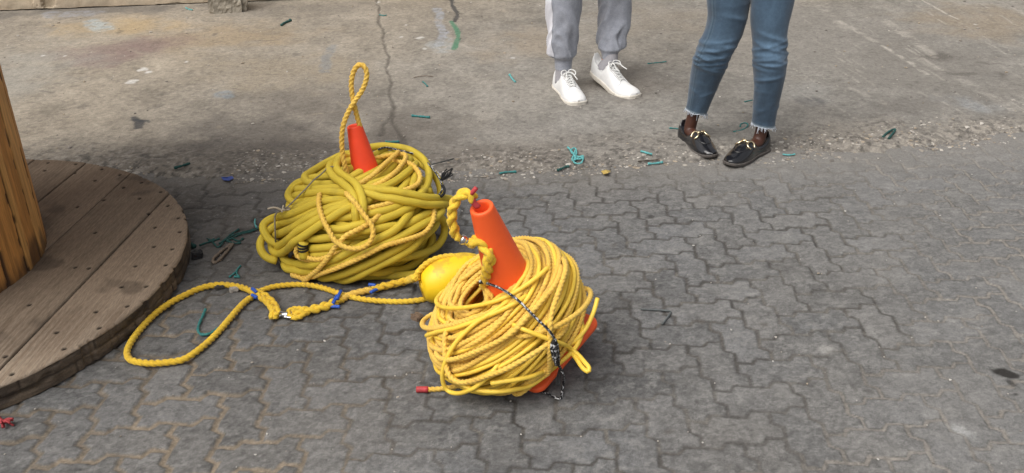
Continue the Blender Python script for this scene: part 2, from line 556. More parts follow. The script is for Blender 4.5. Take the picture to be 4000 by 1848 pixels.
    for (u, v, r) in ((360, 183, .034), (375, 190, .022), (334, 213, .035), (505, 7, .03), (1056, 103, .028), (1022, 70, .012), (1290, 153, .02),
                      (1068, 130, .016), (110, 148, .012), (165, 148, .012), (1010, 100, .012), (470, 163, .015), (1185, 12, .012), (950, 12, .02), (2452, 68, .014)):
        p = at(u, v)
        W = window(x, y, p[0] - 2 * r, p[0] + 2 * r, p[1] - 2 * r, p[1] + 2 * r)
        A, B = X[W], Y[W]
        q = np.hypot(A - p[0], (B - p[1]) * 0.8) / r + (fbm(A * 40, B * 40, 139, 2) - 0.5) * 0.9
        C[W] = mixc(C[W], (0.56, 0.54, 0.50), sstep(1.0, 0.6, q) * 0.85)
    # white scrape lines running diagonally on the right
    def scrape(pts, w, k):
        P, W = pwin(pts, w + 0.03)
        A, B = X[W], Y[W]
        if A.size == 0: return
        d = polydist(A + (fbm(A * 5, B * 5, 141, 3) - .5) * .02, B, P)
        m = sstep(w, w * 0.3, d) * sstep(0.34, 0.56, fbm(A * 16, B * 16, 143, 4))
        C[W] = mixc(C[W], (0.42, 0.39, 0.34), m * k)
    scrape([(2305, 0), (2345, 22), (2382, 44), (2412, 56)], 0.012, 1.0)
    scrape([(2195, 110), (2250, 140), (2300, 172), (2330, 195)], 0.022, 0.75)
    scrape([(2110, 60), (2180, 100), (2215, 118)], 0.03, 0.4)
    scrape([(2230, 60), (2300, 112), (2350, 150)], 0.05, 0.45)
    scrape([(2060, 20), (2120, 75)], 0.05, 0.35)
    scrape([(2300, 150), (2420, 210), (2560, 290)], 0.05, 0.25)
    scrape([(2140, 230), (2180, 250)], 0.03, 0.4)
    for k in range(46):
        u, v = random.uniform(1960, 2560), random.uniform(-20, 270)
        L = random.uniform(20, 110)
        scrape([(u, v), (u + L * .5, v + L * .29), (u + L, v + L * .62)], random.uniform(.004, .016), random.uniform(.15, .5))
    for k in range(40):
        u, v = random.uniform(1400, 2560), random.uniform(0, 300)
        stain(u, v, random.uniform(.01, .05), random.uniform(.02, .10), random.uniform(0, 3), random.choice([(.33, .31, .275), (.30, .275, .235), (.10, .09, .08)]), random.uniform(.2, .5), .9, 22)
    for k in range(46):
        u, v = random.uniform(0, 1400), random.uniform(20, 330)
        stain(u, v, random.uniform(.01, .07), random.uniform(.02, .12), random.uniform(0, 3), random.choice([(.38, .33, .26), (.17, .15, .125), (.12, .105, .09), (.34, .29, .22)]), random.uniform(.2, .5), .9, 20)
    dark_lines = [(u, v) for u, v in ((2250, 200), (2330, 235), (2380, 262))]
    # trowel marks and hair cracks
    for k in range(30):
        u, v = random.uniform(0, 2500), random.uniform(20, 330)
        L = random.uniform(25, 90)
        P, W = pwin([(u, v), (u + L, v + random.uniform(-8, 8))], 0.08)
        A, B = X[W], Y[W]
        if A.size == 0: continue
        d = polydist(A + (fbm(A * 8, B * 8, 151 + k, 3) - .5) * .10, B + (fbm(A * 8, B * 8, 171 + k, 3) - .5) * .10, P)
        C[W] = mixc(C[W], (0.11, 0.10, 0.088), sstep(0.014, 0.004, d) * 0.5 * sstep(.4, .6, fbm(A * 20, B * 20, 190 + k, 2)))
    # crumbled, dirty strip next to the pavers
    band = sstep(0.40, 0.08, e + (fbm(X * 3, Y * 3, 145, 3) - .5) * 0.35)
    C = mixc(C, (0.145, 0.128, 0.108), band * (0.45 + 0.55 * fbm(X * 5, Y * 5, 147, 3)) * 0.85)
    agg = sstep(0.56, 0.68, fbm(X * 70, Y * 70, 149, 2)) * band
    C = mixc(C, (0.33, 0.30, 0.26), agg * 0.6)
    C = mixc(C, (0.06, 0.055, 0.05), sstep(0.60, 0.70, fbm(X * 48, Y * 48, 153, 3)) * (0.25 + 0.6 * band) * 0.8)
    C = mixc(C, (0.35, 0.315, 0.265), band * sstep(0.95, 1.9, X) * sstep(.46, .60, fbm(X * 40, Y * 34, 154, 4, .7)) * 0.65)
    C = mixc(C, (0.085, 0.075, 0.063), cm * (0.35 + 0.5 * fbm(X * 20, Y * 20, 155, 2)))
    C = C * np.array([0.94, 0.945, 0.96])
    V = np.stack([X, Y, z], -1).reshape(-1, 3)
    t = NT('yard_concrete')
    v = t.obj()
    n = t.noise(260, 4, 0.7, v)
    n2 = t.noise(55, 5, 0.65, v)
    base = t.mix(t.attr(), t.ramp(n, [(0.28, 0.66), (0.5, 1.0), (0.74, 1.36)]), 1.0, 'MULTIPLY')
    base = t.mix(base, t.ramp(n2, [(0.3, 0.80), (0.7, 1.20)]), 1.0, 'MULTIPLY')
    t.bump(t.math('ADD', n, t.math('MULTIPLY', n2, 1.6)), 0.5, 0.0022)
    m = t.out(base, 0.9, 0.22)
    o = mesh_from('concrete_yard', V, grid_faces(ny, nx), m, col=np.clip(C, 0.01, 1).reshape(-1, 3))
    return tag(o, kind='structure')


def build_far_ground():
    m = simple_mat('far_ground', (0.2, 0.185, 0.16), 0.9, 0.25, 1.5, 0.3, 60, 0.004, 0.2)
    V = [(-60, -60, -0.06), (60, -60, -0.06), (60, 60, -0.06), (-60, 60, -0.06)]
    tag(mesh_from('ground', V, [(0, 1, 2, 3)], m, smooth=False), kind='structure')


def ico():
    bm = bmesh.new()
    bmesh.ops.create_icosphere(bm, subdivisions=1, radius=1)
    V = np.array([v.co[:] for v in bm.verts])
    F = np.array([[v.index for v in f.verts] for f in bm.faces])
    bm.free()
    return V, F


def build_gravel():
    V0, F0 = ico()
    VV, FF, CC = [], [], []
    def put(x, y, z, r, c, flat=0.6):
        s = r * RNG.uniform(0.6, 1.4, 3)
        s[2] = r * flat * RNG.uniform(0.7, 1.1)
        v = V0 * (1 + RNG.uniform(-0.22, 0.22, (len(V0), 1))) * s
        a = RNG.uniform(0, 6.28)
        v = np.stack([v[:, 0] * math.cos(a) - v[:, 1] * math.sin(a), v[:, 0] * math.sin(a) + v[:, 1] * math.cos(a), v[:, 2]], -1)
        FF.append(F0 + len(V0) * len(VV))
        VV.append(v + (x, y, z))
        CC.append(np.broadcast_to(np.array(c) * RNG.uniform(0.75, 1.25), (len(V0), 3)))
    pal = [(0.36, 0.33, 0.29), (0.27, 0.24, 0.205), (0.22, 0.20, 0.18), (0.42, 0.39, 0.35), (0.16, 0.145, 0.13), (0.30, 0.25, 0.19)]
    n = 0
    while n < 3400:
        x = RNG.uniform(-2.6, 3.4)
        e = abs(RNG.normal(0.10, 0.11))
        if x > -0.6 and x < 1.1 and RNG.uniform() < 0.45: continue
        y = float(bound_y(np.array(x))) + e - 0.05
        if vnoise(np.array(x * 3.0), np.array(y * 5.0), 301) < 0.42: continue
        zc = float(concrete_height(np.array([x]), np.array([y]))[0][0])
        r = float(np.clip(RNG.lognormal(-5.35, 0.5), 0.002, 0.013))
        put(x, y, max(zc, -0.002) - r * 0.12, r, pal[RNG.integers(6)], 0.5)
        n += 1
    for k in range(900):                                      # loose grit and chips on the concrete
        x, y = RNG.uniform(-3.5, 3.6), RNG.uniform(3.8, 6.6)
        zc = float(concrete_height(np.array([x]), np.array([y]))[0][0])
        r = float(np.clip(RNG.lognormal(-5.7, 0.5), 0.0016, 0.009))
        put(x, y, zc + r * 0.3, r, pal[RNG.integers(6)])
    for k in range(1500):                                     # grit on the pavers, mostly caught by the joints
        x, y = RNG.uniform(-2.0, 2.6), RNG.uniform(1.5, 3.75)
        d = paver_field(np.array([x]), np.array([y]))[0][0]
        if d > 0.008 and RNG.uniform() < 0.8: continue
        r = float(np.clip(RNG.lognormal(-6.15, 0.42), 0.0011, 0.005))
        c = (0.42, 0.40, 0.37) if RNG.uniform() < 0.22 else pal[RNG.integers(6)]
        put(x, y, -0.001 + r * 0.4, r, c)
    t = NT('gravel_stone')
    base = t.mix(t.attr(), t.ramp(t.noise(400, 3, 0.6, t.obj()), [(0.3, 0.75), (0.7, 1.25)]), 1.0, 'MULTIPLY')
    o = mesh_from('loose_gravel', np.concatenate(VV), np.concatenate(FF), t.out(base, 0.85, 0.3), smooth=False, col=np.concatenate(CC))
    tag(o, kind='stuff')
    o['label'] = 'loose gravel, chips and grit scattered along the crumbling concrete edge and paving joints'
    o['category'] = 'gravel'


build_paving(); build_concrete(); build_far_ground(); build_gravel()
# ================================================================== CABLE DRUM
DC = np.array([-2.052, 2.685])
DR, DT, DCORE = 0.930, 0.078, 0.464


def wood_field(X, Y):
    q = (X + 1.373) - 0.083 * (Y - 2.7)
    s = (Y - 2.7) + 0.083 * (X + 1.373)
    wq = q + (fbm(q * 6, s * 1.2, 401, 3) - .5) * 0.03
    bi = np.floor(q / 0.235)
    f = q - bi * 0.235
    seam = np.minimum(np.where((bi == 0), 1.0, 0.235 - f) if False else 0.235 - f, f)
    seam = np.where((q > 0.12) & (q < 0.35), 0.1, seam)
    grain = fbm(wq * 150 + bi * 31, s * 3.0, 403, 4, 0.6)
    fine = fbm(wq * 420 + bi * 17, s * 7.0, 405, 3)
    return q, s, bi, seam, grain, fine


def build_drum():
    root = empty('cable_drum', (DC[0], DC[1], 0), 'big wooden cable drum standing on its weathered round flange with an orange-brown stave core', 'cable drum')
    # ---- lower flange: worn boards, seams, nail holes, ragged rim
    nt_, nr, ns = 1700, 190, 20
    th = np.linspace(0, 2 * np.pi, nt_, endpoint=False)
    rimn = (fbm(np.cos(th) * 9 + 20, np.sin(th) * 9 + 20, 411, 4) - .5) * 0.006 - 0.006 * sstep(.70, .78, fbm(np.cos(th) * 26 + 50, np.sin(th) * 26 + 50, 413, 2))
    rows, nails = [], []
    for rr, step, jit in ((0.895, 0.125, .012), (0.815, 0.14, .02), (0.60, 0.24, .03), (0.70, 0.5, .05)):
        m = int(2 * math.pi * rr / step)
        for k in range(m):
            a = 2 * math.pi * k / m + random.uniform(-.02, .02)
            r = rr + random.uniform(-jit, jit)
            nails.append((DC[0] + r * math.cos(a), DC[1] + r * math.sin(a)))
    R = np.concatenate([np.linspace(DCORE - 0.02, DR - 0.012, nr), DR - 0.012 + 0.012 * np.sin(np.linspace(0.15, 1, 6) * np.pi / 2)])
    ztop = np.concatenate([np.full(nr, DT), DT - 0.008 * (1 - np.cos(np.linspace(0.15, 1, 6) * np.pi / 2))])
    RR = R[:, None] + rimn[None, :] * sstep(DR - 0.06, DR, R)[:, None]
    X, Y = DC[0] + RR * np.cos(th), DC[1] + RR * np.sin(th)
    q, s, bi, seam, grain, fine = wood_field(X, Y)
    z = np.repeat(ztop[:, None], nt_, 1)
    sm = sstep(0.0034, 0.0014, seam + (fbm(X * 30, Y * 30, 415, 2) - .5) * 0.002)
    z = z - sm * 0.014 + (_hash(bi, bi * 0, 7) - .5) * 0.003 + (grain - .5) * 0.0022 - sstep(0.02, 0.0, seam) * 0.0012
    g = 0.80 + 0.40 * grain + 0.22 * (fine - .5)
    tone = fbm(X * 2.2, Y * 2.2, 421, 4)
    C = mixc(np.broadcast_to(np.array([0.160, 0.113, 0.078]), X.shape + (3,)), (0.250, 0.188, 0.134), sstep(.3, .7, tone))
    C = C * g[..., None] * (0.88 + 0.24 * _hash(bi, bi * 0 + 3, 9))[..., None]
    pale_near = sstep(2.75, 2.0, Y) * sstep(-2.4, -1.5, X)
    C = mixc(C, (0.36, 0.31, 0.245), pale_near * (0.25 + 0.75 * sstep(.35, .65, grain)) * 0.45)  # boards paler towards the near right, following the grain
    C = mixc(C, (0.06, 0.045, 0.035), sstep(.60, .74, fbm(X * 7, Y * 7, 423, 4)) * 0.5)
    C = mixc(C, (0.025, 0.018, 0.014), sm * 0.95)
    for (nx_, ny_) in nails:
        d = np.hypot(X - nx_, Y - ny_)
        near = d < 0.02
        if not near.any(): continue
        i, j = np.where(near)
        dd = np.hypot((X[i, j] - nx_), (Y[i, j] - ny_) * 0.8)
        k = sstep(0.0085, 0.0045, dd)
        z[i, j] -= k * 0.005
        C[i, j] = C[i, j] * (1 - 0.88 * k[:, None])
    # rim: two plies of boards, end grain above, shorter blocks below
    zs = np.linspace(1, 0, ns)[1:] * (DT - 0.008) + 0.0015
    tt = np.broadcast_to(th, (ns - 1, nt_))
    ZZ = np.broadcast_to(zs[:, None], tt.shape)
    u = tt * DR
    blk = np.floor(u / 0.235 + 0.3 * (ZZ < 0.036))
    bf = u / 0.235 + 0.3 * (ZZ < 0.036) - blk
    low = ZZ < 0.036
    rn = (fbm(u * 18, ZZ * 60, 431, 4) - .5) * 0.0045 + (fbm(u * 3, ZZ * 8, 432, 2) - .5) * 0.004
    gap = np.maximum(sstep(0.02, 0.008, np.minimum(bf, 1 - bf)), sstep(0.0035, 0.001, np.abs(ZZ - 0.036)))
    Rr = DR + rimn[None, :] + rn - gap * 0.002 - sstep(.68, .76, fbm(u * 9, ZZ * 30, 433, 3)) * 0.006
    RX, RY = DC[0] + Rr * np.cos(tt), DC[1] + Rr * np.sin(tt)
    RC = mixc(np.broadcast_to(np.array([0.085, 0.066, 0.052]), tt.shape + (3,)), (0.175, 0.132, 0.094), sstep(.4, .65, fbm(u * 5, ZZ * 22, 435, 4)) * np.where(low, 0.95, 0.5))
    RC = RC * (0.6 + 0.8 * fbm(u * 40, ZZ * 120, 437, 3))[..., None] * (0.75 + 0.5 * _hash(blk, low * 1.0, 5))[..., None]
    RC = mixc(RC, (0.03, 0.024, 0.018), gap * 0.6)
    V = np.concatenate([np.stack([X, Y, z], -1).reshape(-1, 3), np.stack([RX, RY, ZZ], -1).reshape(-1, 3)])
    CC = np.concatenate([C.reshape(-1, 3), RC.reshape(-1, 3)])
    t = NT('weathered_board')
    n = t.noise(300, 4, 0.65, t.obj((1.0, 0.12, 1.0)))
    base = t.mix(t.attr(), t.ramp(n, [(0.3, 0.72), (0.7, 1.28)]), 1.0, 'MULTIPLY')
    t.bump(n, 0.35, 0.0015)
    wood = t.out(base, 0.82, 0.25)
    mesh_from('lower_flange', V, grid_faces(nr + 6 + ns - 1, nt_, True), wood, root, col=np.clip(CC, 0.004, 1))
    # ---- core of staves
    nth, nz, H = 960, 360, 1.30
    th = np.linspace(0, 2 * np.pi, nth, endpoint=False)
    zz = np.linspace(DT - 0.012, H, nz)
    T, Z = np.meshgrid(th, zz)
    nst = 30
    sf = T / (2 * np.pi) * nst + 0.35
    si = np.floor(sf)
    ff = sf - si
    sd = np.minimum(ff, 1 - ff)
    w = 2 * math.pi * DCORE / nst
    seam = sd * w
    flat = (1 / np.cos((ff - .5) * 2 * np.pi / nst))
    gapm = sstep(0.0032, 0.0008, seam + (vnoise(T * 90, Z * 40, 441) - .5) * 0.0025)
    # saw-tooth splinter marks either side of the seams
    tick = sstep(.52, .68, vnoise(si * 7.3 + (ff > .5) * 3.1, Z * 26 + si * 5, 443)) * sstep(0.013, 0.003, seam)
    knot = 0.0
    rings = (ff - .5) * w * 60 + fbm(si * 13 + (ff) * 1.4, Z * 1.7, 445, 3) * 9
    for kz in range(26):
        ks, kh, kf = random.randint(0, nst - 1), random.uniform(.15, 1.0), random.uniform(.3, .7)
        if kz == 0: ks, kh, kf = int(((2 * math.pi - 0.36) / (2 * math.pi)) * nst + .35), 0.27, 0.55
        mk = (si == ks)
        dk = np.hypot((ff - kf) * w / 0.011, (Z - kh) / 0.05)
        rings = rings + np.where(mk, 5.5 * np.exp(-dk * dk * 0.25), 0)
        knot = np.maximum(knot, np.where(mk, sstep(.75, .3, np.hypot((ff - kf) * w / 0.011, (Z - kh) / 0.022)), 0))
    gr = 0.5 + 0.5 * np.sin(rings * 2.6)
    fine = fbm(T * 190, Z * 5, 447, 4, .6)
    cols = np.array([(0.58, 0.285, 0.082), (0.53, 0.250, 0.072), (0.63, 0.335, 0.108), (0.47, 0.215, 0.060)])
    C = cols[(_hash(si, si * 0, 11) * 3.999).astype(int)]
    C = C * (0.76 + 0.22 * gr + 0.4 * (fine - .3))[..., None]
    C = mixc(C, (0.10, 0.045, 0.016), sstep(.60, .80, fbm(T * 14, Z * 3.0, 449, 4)) * 0.30)
    C = mixc(C, (0.045, 0.022, 0.012), np.clip(tick + knot + gapm, 0, 1) * 0.92)
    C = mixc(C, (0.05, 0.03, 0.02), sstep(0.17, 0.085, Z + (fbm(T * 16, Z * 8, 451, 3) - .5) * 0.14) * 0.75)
    Rr = DCORE * np.cos(np.pi / nst) * flat - gapm * 0.005 - tick * 0.002 + (fine - .5) * 0.0016 + (_hash(si, si * 0, 13) - .5) * 0.005
    V = np.stack([DC[0] + Rr * np.cos(T), DC[1] + Rr * np.sin(T), Z], -1).reshape(-1, 3)
    t = NT('stave_timber')
    n = t.noise(260, 4, 0.65, t.obj((1.0, 1.0, 0.06)))
    base = t.mix(t.attr(), t.ramp(n, [(0.3, 0.78), (0.7, 1.22)]), 1.0, 'MULTIPLY')
    t.bump(n, 0.3, 0.0015)
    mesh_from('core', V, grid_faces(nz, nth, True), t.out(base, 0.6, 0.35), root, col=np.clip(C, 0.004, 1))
    # ---- upper flange, above the picture
    n = 160
    a = np.linspace(0, 2 * np.pi, n, endpoint=False)
    ring = lambda r, z: np.stack([DC[0] + r * np.cos(a), DC[1] + r * np.sin(a), np.full(n, z)], -1)
    V = np.concatenate([ring(0.06, H), ring(DR, H), ring(DR, H + DT), ring(0.06, H + DT), ring(0.06, H)])
    q = wood_field(V[:, 0], V[:, 1])
    C = np.full((len(V), 3), (0.20, 0.16, 0.12))
    mesh_from('upper_flange', V, grid_faces(5, n, True), wood, root, smooth=False, col=C)


# ================================================================== WALL AND LUMP
def build_wall():
    a, b = at(0, 35)[:2], at(600, 12)[:2]
    d = (b - a) / np.linalg.norm(b - a)
    nrm = np.array([-d[1], d[0]])
    p0 = a - d * 1.6
    L, H, T = 9.5, 2.6, 0.22
    root = empty('plastered_wall', (a[0], a[1], 0), 'long beige painted wall with a chipped pier along the back of the yard', 'wall')
    nx, nz = 900, 220
    u = np.linspace(0, L, nx)
    zz = 0.026 + (H - 0.026) * np.linspace(0, 1, nz) ** 1.6
    U, Z = np.meshgrid(u, zz)
    up = np.linalg.norm(at(120, 28)[:2] - p0)
    pier = sstep(0.16, 0.13, np.abs(U - up - .07))
    off = (fbm(U * 14, Z * 14, 501, 4) - .5) * 0.010 + (fbm(U * 2, Z * 2, 503, 3) - .5) * 0.016
    chip = sstep(.45, .62, fbm(U * 16, Z * 16, 505, 3)) * sstep(0.10, 0.03, np.abs(U - up)) * sstep(.40, .05, Z)
    off = off - 0.02 * chip + 0.012 * pier * 0.5
    base = np.broadcast_to(np.array([0.56, 0.455, 0.335]), U.shape + (3,)) * (0.9 + 0.2 * fbm(U * 3, Z * 3, 507, 4))[..., None]
    C = mixc(base, (0.36, 0.28, 0.19), chip * 0.8)
    C = mixc(C, (0.30, 0.26, 0.20), sstep(.10, .0, Z + (fbm(U * 10, Z * 10, 509, 3) - .5) * .10) * 0.55)
    lowz = (fbm(U * 9, U * 0, 511, 3) - .5) * 0.016
    Zd = Z + lowz * sstep(0.12, 0.02, Z)
    front = np.stack([p0[0] + d[0] * U - nrm[0] * off, p0[1] + d[1] * U - nrm[1] * off, Zd], -1).reshape(-1, 3)
    m = simple_mat('plaster_paint', (0.5, 0.4, 0.3), 0.85)
    t = NT('beige_plaster')
    n = t.noise(120, 4, 0.65, t.obj())
    bcol = t.mix(t.attr(), t.ramp(n, [(0.3, 0.9), (0.7, 1.1)]), 1.0, 'MULTIPLY')
    t.bump(n, 0.4, 0.003)
    m = t.out(bcol, 0.85, 0.25)
    nF = grid_faces(nz, nx)
    k = len(front)
    q = lambda uu, ww, z: (p0[0] + d[0] * uu + nrm[0] * ww, p0[1] + d[1] * uu + nrm[1] * ww, z)
    V = np.concatenate([front, np.array([q(0, T, 0.03), q(L, T, 0.03), q(L, T, H), q(0, T, H)])])
    F = [tuple(f) for f in nF.tolist()]
    i00, i0L, iH0, iHL = 0, nx - 1, (nz - 1) * nx, nz * nx - 1
    F += [(k + 1, k, k + 3, k + 2), (k, i00, iH0, k + 3), (i0L, k + 1, k + 2, iHL), (iH0, iHL, k + 2, k + 3), (k, k + 1, i0L, i00)]
    mesh_from('rendered_face', V, F, m, root, smooth=False, col=np.concatenate([C.reshape(-1, 3), np.full((4, 3), (0.5, 0.41, 0.3))]))
    # shade of the gap painted as a dark recessed footing below the render
    V = [q(0.02, 0.03, -0.05), q(L - .02, 0.03, -0.05), q(L - .02, T - .03, -0.05), q(0.02, T - .03, -0.05), q(0.02, 0.03, 0.028), q(L - .02, 0.03, 0.028), q(L - .02, T - .03, 0.028), q(0.02, T - .03, 0.028)]
    mesh_from('gap_strip', V, [(0, 1, 5, 4), (1, 2, 6, 5), (2, 3, 7, 6), (3, 0, 4, 7)], simple_mat('gap_shade', (0.05, 0.043, 0.036), 0.9), root, smooth=False)


def rough_block(name, c, size, mat, label, cat, seed, rotz=0.0, amp=0.12):
    bm = bmesh.new()
    bmesh.ops.create_cube(bm, size=1)
    bmesh.ops.bevel(bm, geom=list(bm.edges), offset=0.12, segments=2, affect='EDGES')
    bmesh.ops.subdivide_edges(bm, edges=list(bm.edges), cuts=9, use_grid_fill=True)
    bmesh.ops.triangulate(bm, faces=bm.faces)
    V = np.array([v.co[:] for v in bm.verts])
    F = np.array([[v.index for v in f.verts] for f in bm.faces])
    bm.free()
    n = (fbm(V[:, 0] * 3 + V[:, 2] * 2 + 9, V[:, 1] * 3 - V[:, 2] * 2 + 9, seed, 4) - .5) * amp * 2 + (fbm(V[:, 0] * 11 + V[:, 2] * 7 + 9, V[:, 1] * 11 + V[:, 2] * 5 + 9, seed + 3, 3) - .5) * amp * 0.8
    V = V * (1 + n[:, None])
    V = V * size
    a = rotz
    V = np.stack([V[:, 0] * math.cos(a) - V[:, 1] * math.sin(a), V[:, 0] * math.sin(a) + V[:, 1] * math.cos(a), V[:, 2]], -1) + c
    o = mesh_from(name, V, F, mat, None, smooth=False)
    return tag(o, label, cat)


def build_lump():
    p = at(566, 42)
    m = simple_mat('crumbly_concrete', (0.33, 0.295, 0.24), 0.92, 0.35, 25, 0.7, 90, 0.006, 0.2, dirt=(0.1, 0.085, 0.065))
    rough_block('concrete_lump', (p[0], p[1] + 0.12, 0.115), (0.235, 0.20, 0.27), m, 'rough broken concrete block sitting against the foot of the beige wall', 'concrete block', 77, 0.2, 0.2)


# ================================================================== TUBES, ROPES, BRAIDS
def resample(pts, step, closed=False):
    P = np.asarray(pts, float)
    Q = np.concatenate([[2 * P[0] - P[1]], P, [2 * P[-1] - P[-2]]])
    out = []
    for i in range(len(P) - 1):
        a, b, c, d = Q[i], Q[i + 1], Q[i + 2], Q[i + 3]
        n = max(2, int(np.linalg.norm(c - b) / step * 2) + 1)
        t = np.linspace(0, 1, n, endpoint=False)[:, None]
        out.append(0.5 * ((2 * b) + (-a + c) * t + (2 * a - 5 * b + 4 * c - d) * t ** 2 + (-a + 3 * b - 3 * c + d) * t ** 3))
    out.append(P[-1:])
    D = np.concatenate(out)
    s = np.concatenate([[0], np.cumsum(np.linalg.norm(np.diff(D, axis=0), axis=1))])
    n = max(3, int(s[-1] / step) + 1)
    si = np.linspace(0, s[-1], n)
    return np.stack([np.interp(si, s, D[:, k]) for k in range(3)], -1)


def frames(P):
    T = np.gradient(P, axis=0)
    T /= np.linalg.norm(T, axis=1, keepdims=True) + 1e-12
    N = np.zeros_like(T)
    n = np.cross(T[0], (0, 0, 1.0))
    if np.linalg.norm(n) < 1e-3: n = np.cross(T[0], (1.0, 0, 0))
    n /= np.linalg.norm(n)
    for i in range(len(T)):
        n = n - T[i] * np.dot(n, T[i])
        n /= np.linalg.norm(n) + 1e-12
        N[i] = n
    return T, N, np.cross(T, N)


def tube_geo(P, r, seg=10, lobes=0, depth=0.2, pitch=0.05, phase=0.0, rvar=None):
    T, N, B = frames(P)
    s = np.concatenate([[0], np.cumsum(np.linalg.norm(np.diff(P, axis=0), axis=1))])
    a = np.linspace(0, 2 * np.pi, seg, endpoint=False)
    rr = np.full((len(P), seg), float(r)) if np.isscalar(r) else np.repeat(np.asarray(r)[:, None], seg, 1)
    if rvar is not None: rr = rr * rvar[:, None]
    if lobes:
        ph = lobes * (a[None, :] - 2 * np.pi * s[:, None] / pitch + phase) / 2
        rr = rr * (1 - depth + depth * 1.35 * np.abs(np.cos(ph)) ** 0.8)
    V = P[:, None, :] + rr[..., None] * (np.cos(a)[None, :, None] * N[:, None, :] + np.sin(a)[None, :, None] * B[:, None, :])
    F = grid_faces(len(P), seg, True)
    uv = np.stack([np.broadcast_to(a / (2 * np.pi), (len(P), seg)), np.broadcast_to(s[:, None], (len(P), seg))], -1).reshape(-1, 2)
    V = V.reshape(-1, 3)
    # end caps
    k = len(V)
    V = np.concatenate([V, P[:1] - T[:1] * 0.15 * rr[0, 0], P[-1:] + T[-1:] * 0.15 * rr[-1, 0]])
    uv = np.concatenate([uv, [[0, 0], [0, s[-1]]]])
    j = np.arange(seg)
    c0 = np.stack([np.full(seg, k), (j + 1) % seg, j, np.full(seg, k)], -1)
    l = (len(P) - 1) * seg
    c1 = np.stack([np.full(seg, k + 1), l + j, l + (j + 1) % seg, np.full(seg, k + 1)], -1)
    return V, F, uv, c0[:, :3], c1[:, :3]


def tube_mesh(name, geos, mat, parent=None, cols=None):
    VV, FF, UU, k = [], [], [], 0
    CC = []
    for gi, (V, F, uv, c0, c1) in enumerate(geos):
        FF += (F + k).tolist() + (c0 + k).tolist() + (c1 + k).tolist()
        VV.append(V); UU.append(uv)
        if cols is not None: CC.append(cols[gi])
        k += len(V)
    return mesh_from(name, np.concatenate(VV), FF, mat, parent, col=None if cols is None else np.concatenate(CC), uv=np.concatenate(UU))


def tube(name, pts, r, mat, parent=None, step=0.008, seg=10, **kw):
    P = resample(pts, step)
    return tube_mesh(name, [tube_geo(P, r, seg, **kw)], mat, parent)


def rope(name, pts, r, mat, parent=None, step=0.003, seg=15):
    return tube(name, pts, r * 1.12, mat, parent, step, seg, lobes=3, depth=0.38, pitch=r * 6.6)


def braid(name, pts, R, mat, parent=None, step=0.004):
    P = resample(pts, step)
    T, N, B = frames(P)
    s = np.concatenate([[0], np.cumsum(np.linalg.norm(np.diff(P, axis=0), axis=1))])
    om = 2 * np.pi / (R * 6.2)
    geos = []
    for k in range(3):
        ph = s * om + 2 * np.pi * k / 3
        Q = P + N * (0.60 * R * np.sin(ph))[:, None] + B * (0.34 * R * np.sin(2 * ph))[:, None]
        geos.append(tube_geo(Q, R * 0.50, 12, lobes=3, depth=0.22, pitch=R * 3.4, phase=k))
    return tube_mesh(name, geos, mat, parent)


# ---- materials for the lines
def rope_material(name, c, c2, dirt, rough=0.75):
    t = NT(name)
    v = t.obj()
    base = t.ramp(t.noise(7, 4, 0.6, v), [(0.35, c2), (0.62, c)])
    fib = t.noise(1.0, 3, 0.65, t.uvv((46, 120, 1)))
    base = t.mix(base, t.ramp(fib, [(0.3, 0.66), (0.7, 1.20)]), 1.0, 'MULTIPLY')
    base = t.mix(base, dirt, t.ramp(t.noise(26, 5, 0.7, v), [(0.56, 0.0), (0.74, 0.65)]))
    t.bump(fib, 0.5, 0.0012)
    return t.out(base, rough, 0.3, Sheen_Weight=0.15)


M_ROPE = rope_material('yellow_fibre', (0.84, 0.555, 0.105), (0.76, 0.47, 0.075), (0.40, 0.22, 0.06))
M_ROPE_B = rope_material('bright_yellow_fibre', (0.84, 0.56, 0.045), (0.76, 0.48, 0.035), (0.45, 0.28, 0.06))


def hose_material():
    t = NT('olive_yellow_hose')
    v = t.obj()
    base = t.ramp(t.noise(3.5, 4, 0.6, v), [(0.35, (0.53, 0.39, 0.036)), (0.65, (0.66, 0.50, 0.055))])
    lines = t.noise(1.0, 2, 0.5, t.uvv((34, 1.2, 1)))
    base = t.mix(base, t.ramp(lines, [(0.35, 0.84), (0.65, 1.10)]), 1.0, 'MULTIPLY')
    base = t.mix(base, (0.25, 0.19, 0.045), t.ramp(t.noise(13, 6, 0.7, v), [(0.54, 0.0), (0.76, 0.6)]))
    t.bump(lines, 0.35, 0.0010)
    return t.out(base, 0.72, 0.3)


def cable_material():
    t = NT('yellow_cable_sheath')
    v = t.obj()
    base = t.ramp(t.noise(6, 4, 0.6, v), [(0.35, (0.80, 0.53, 0.055)), (0.65, (0.88, 0.61, 0.080))])
    base = t.mix(base, (0.38, 0.24, 0.05), t.ramp(t.noise(22, 6, 0.7, v), [(0.55, 0.0), (0.78, 0.6)]))
    t.bump(t.noise(300, 3, 0.6, v), 0.12, 0.0008)
    return t.out(base, 0.52, 0.4)


M_HOSE, M_CABLE = hose_material(), cable_material()
M_RED = simple_mat('red_tape', (0.42, 0.045, 0.05), 0.55, 0.3, 60)
M_BLUE = simple_mat('blue_tape', (0.030, 0.10, 0.46), 0.45, 0.2, 80)
M_BLACK = simple_mat('black_cord', (0.012, 0.012, 0.013), 0.8, 0.3, 200)
M_STEEL = simple_mat('bright_steel', (0.62, 0.62, 0.63), 0.22, 0.15, 90, 0.1, 400, 0.0005, 0.5, 1.0)


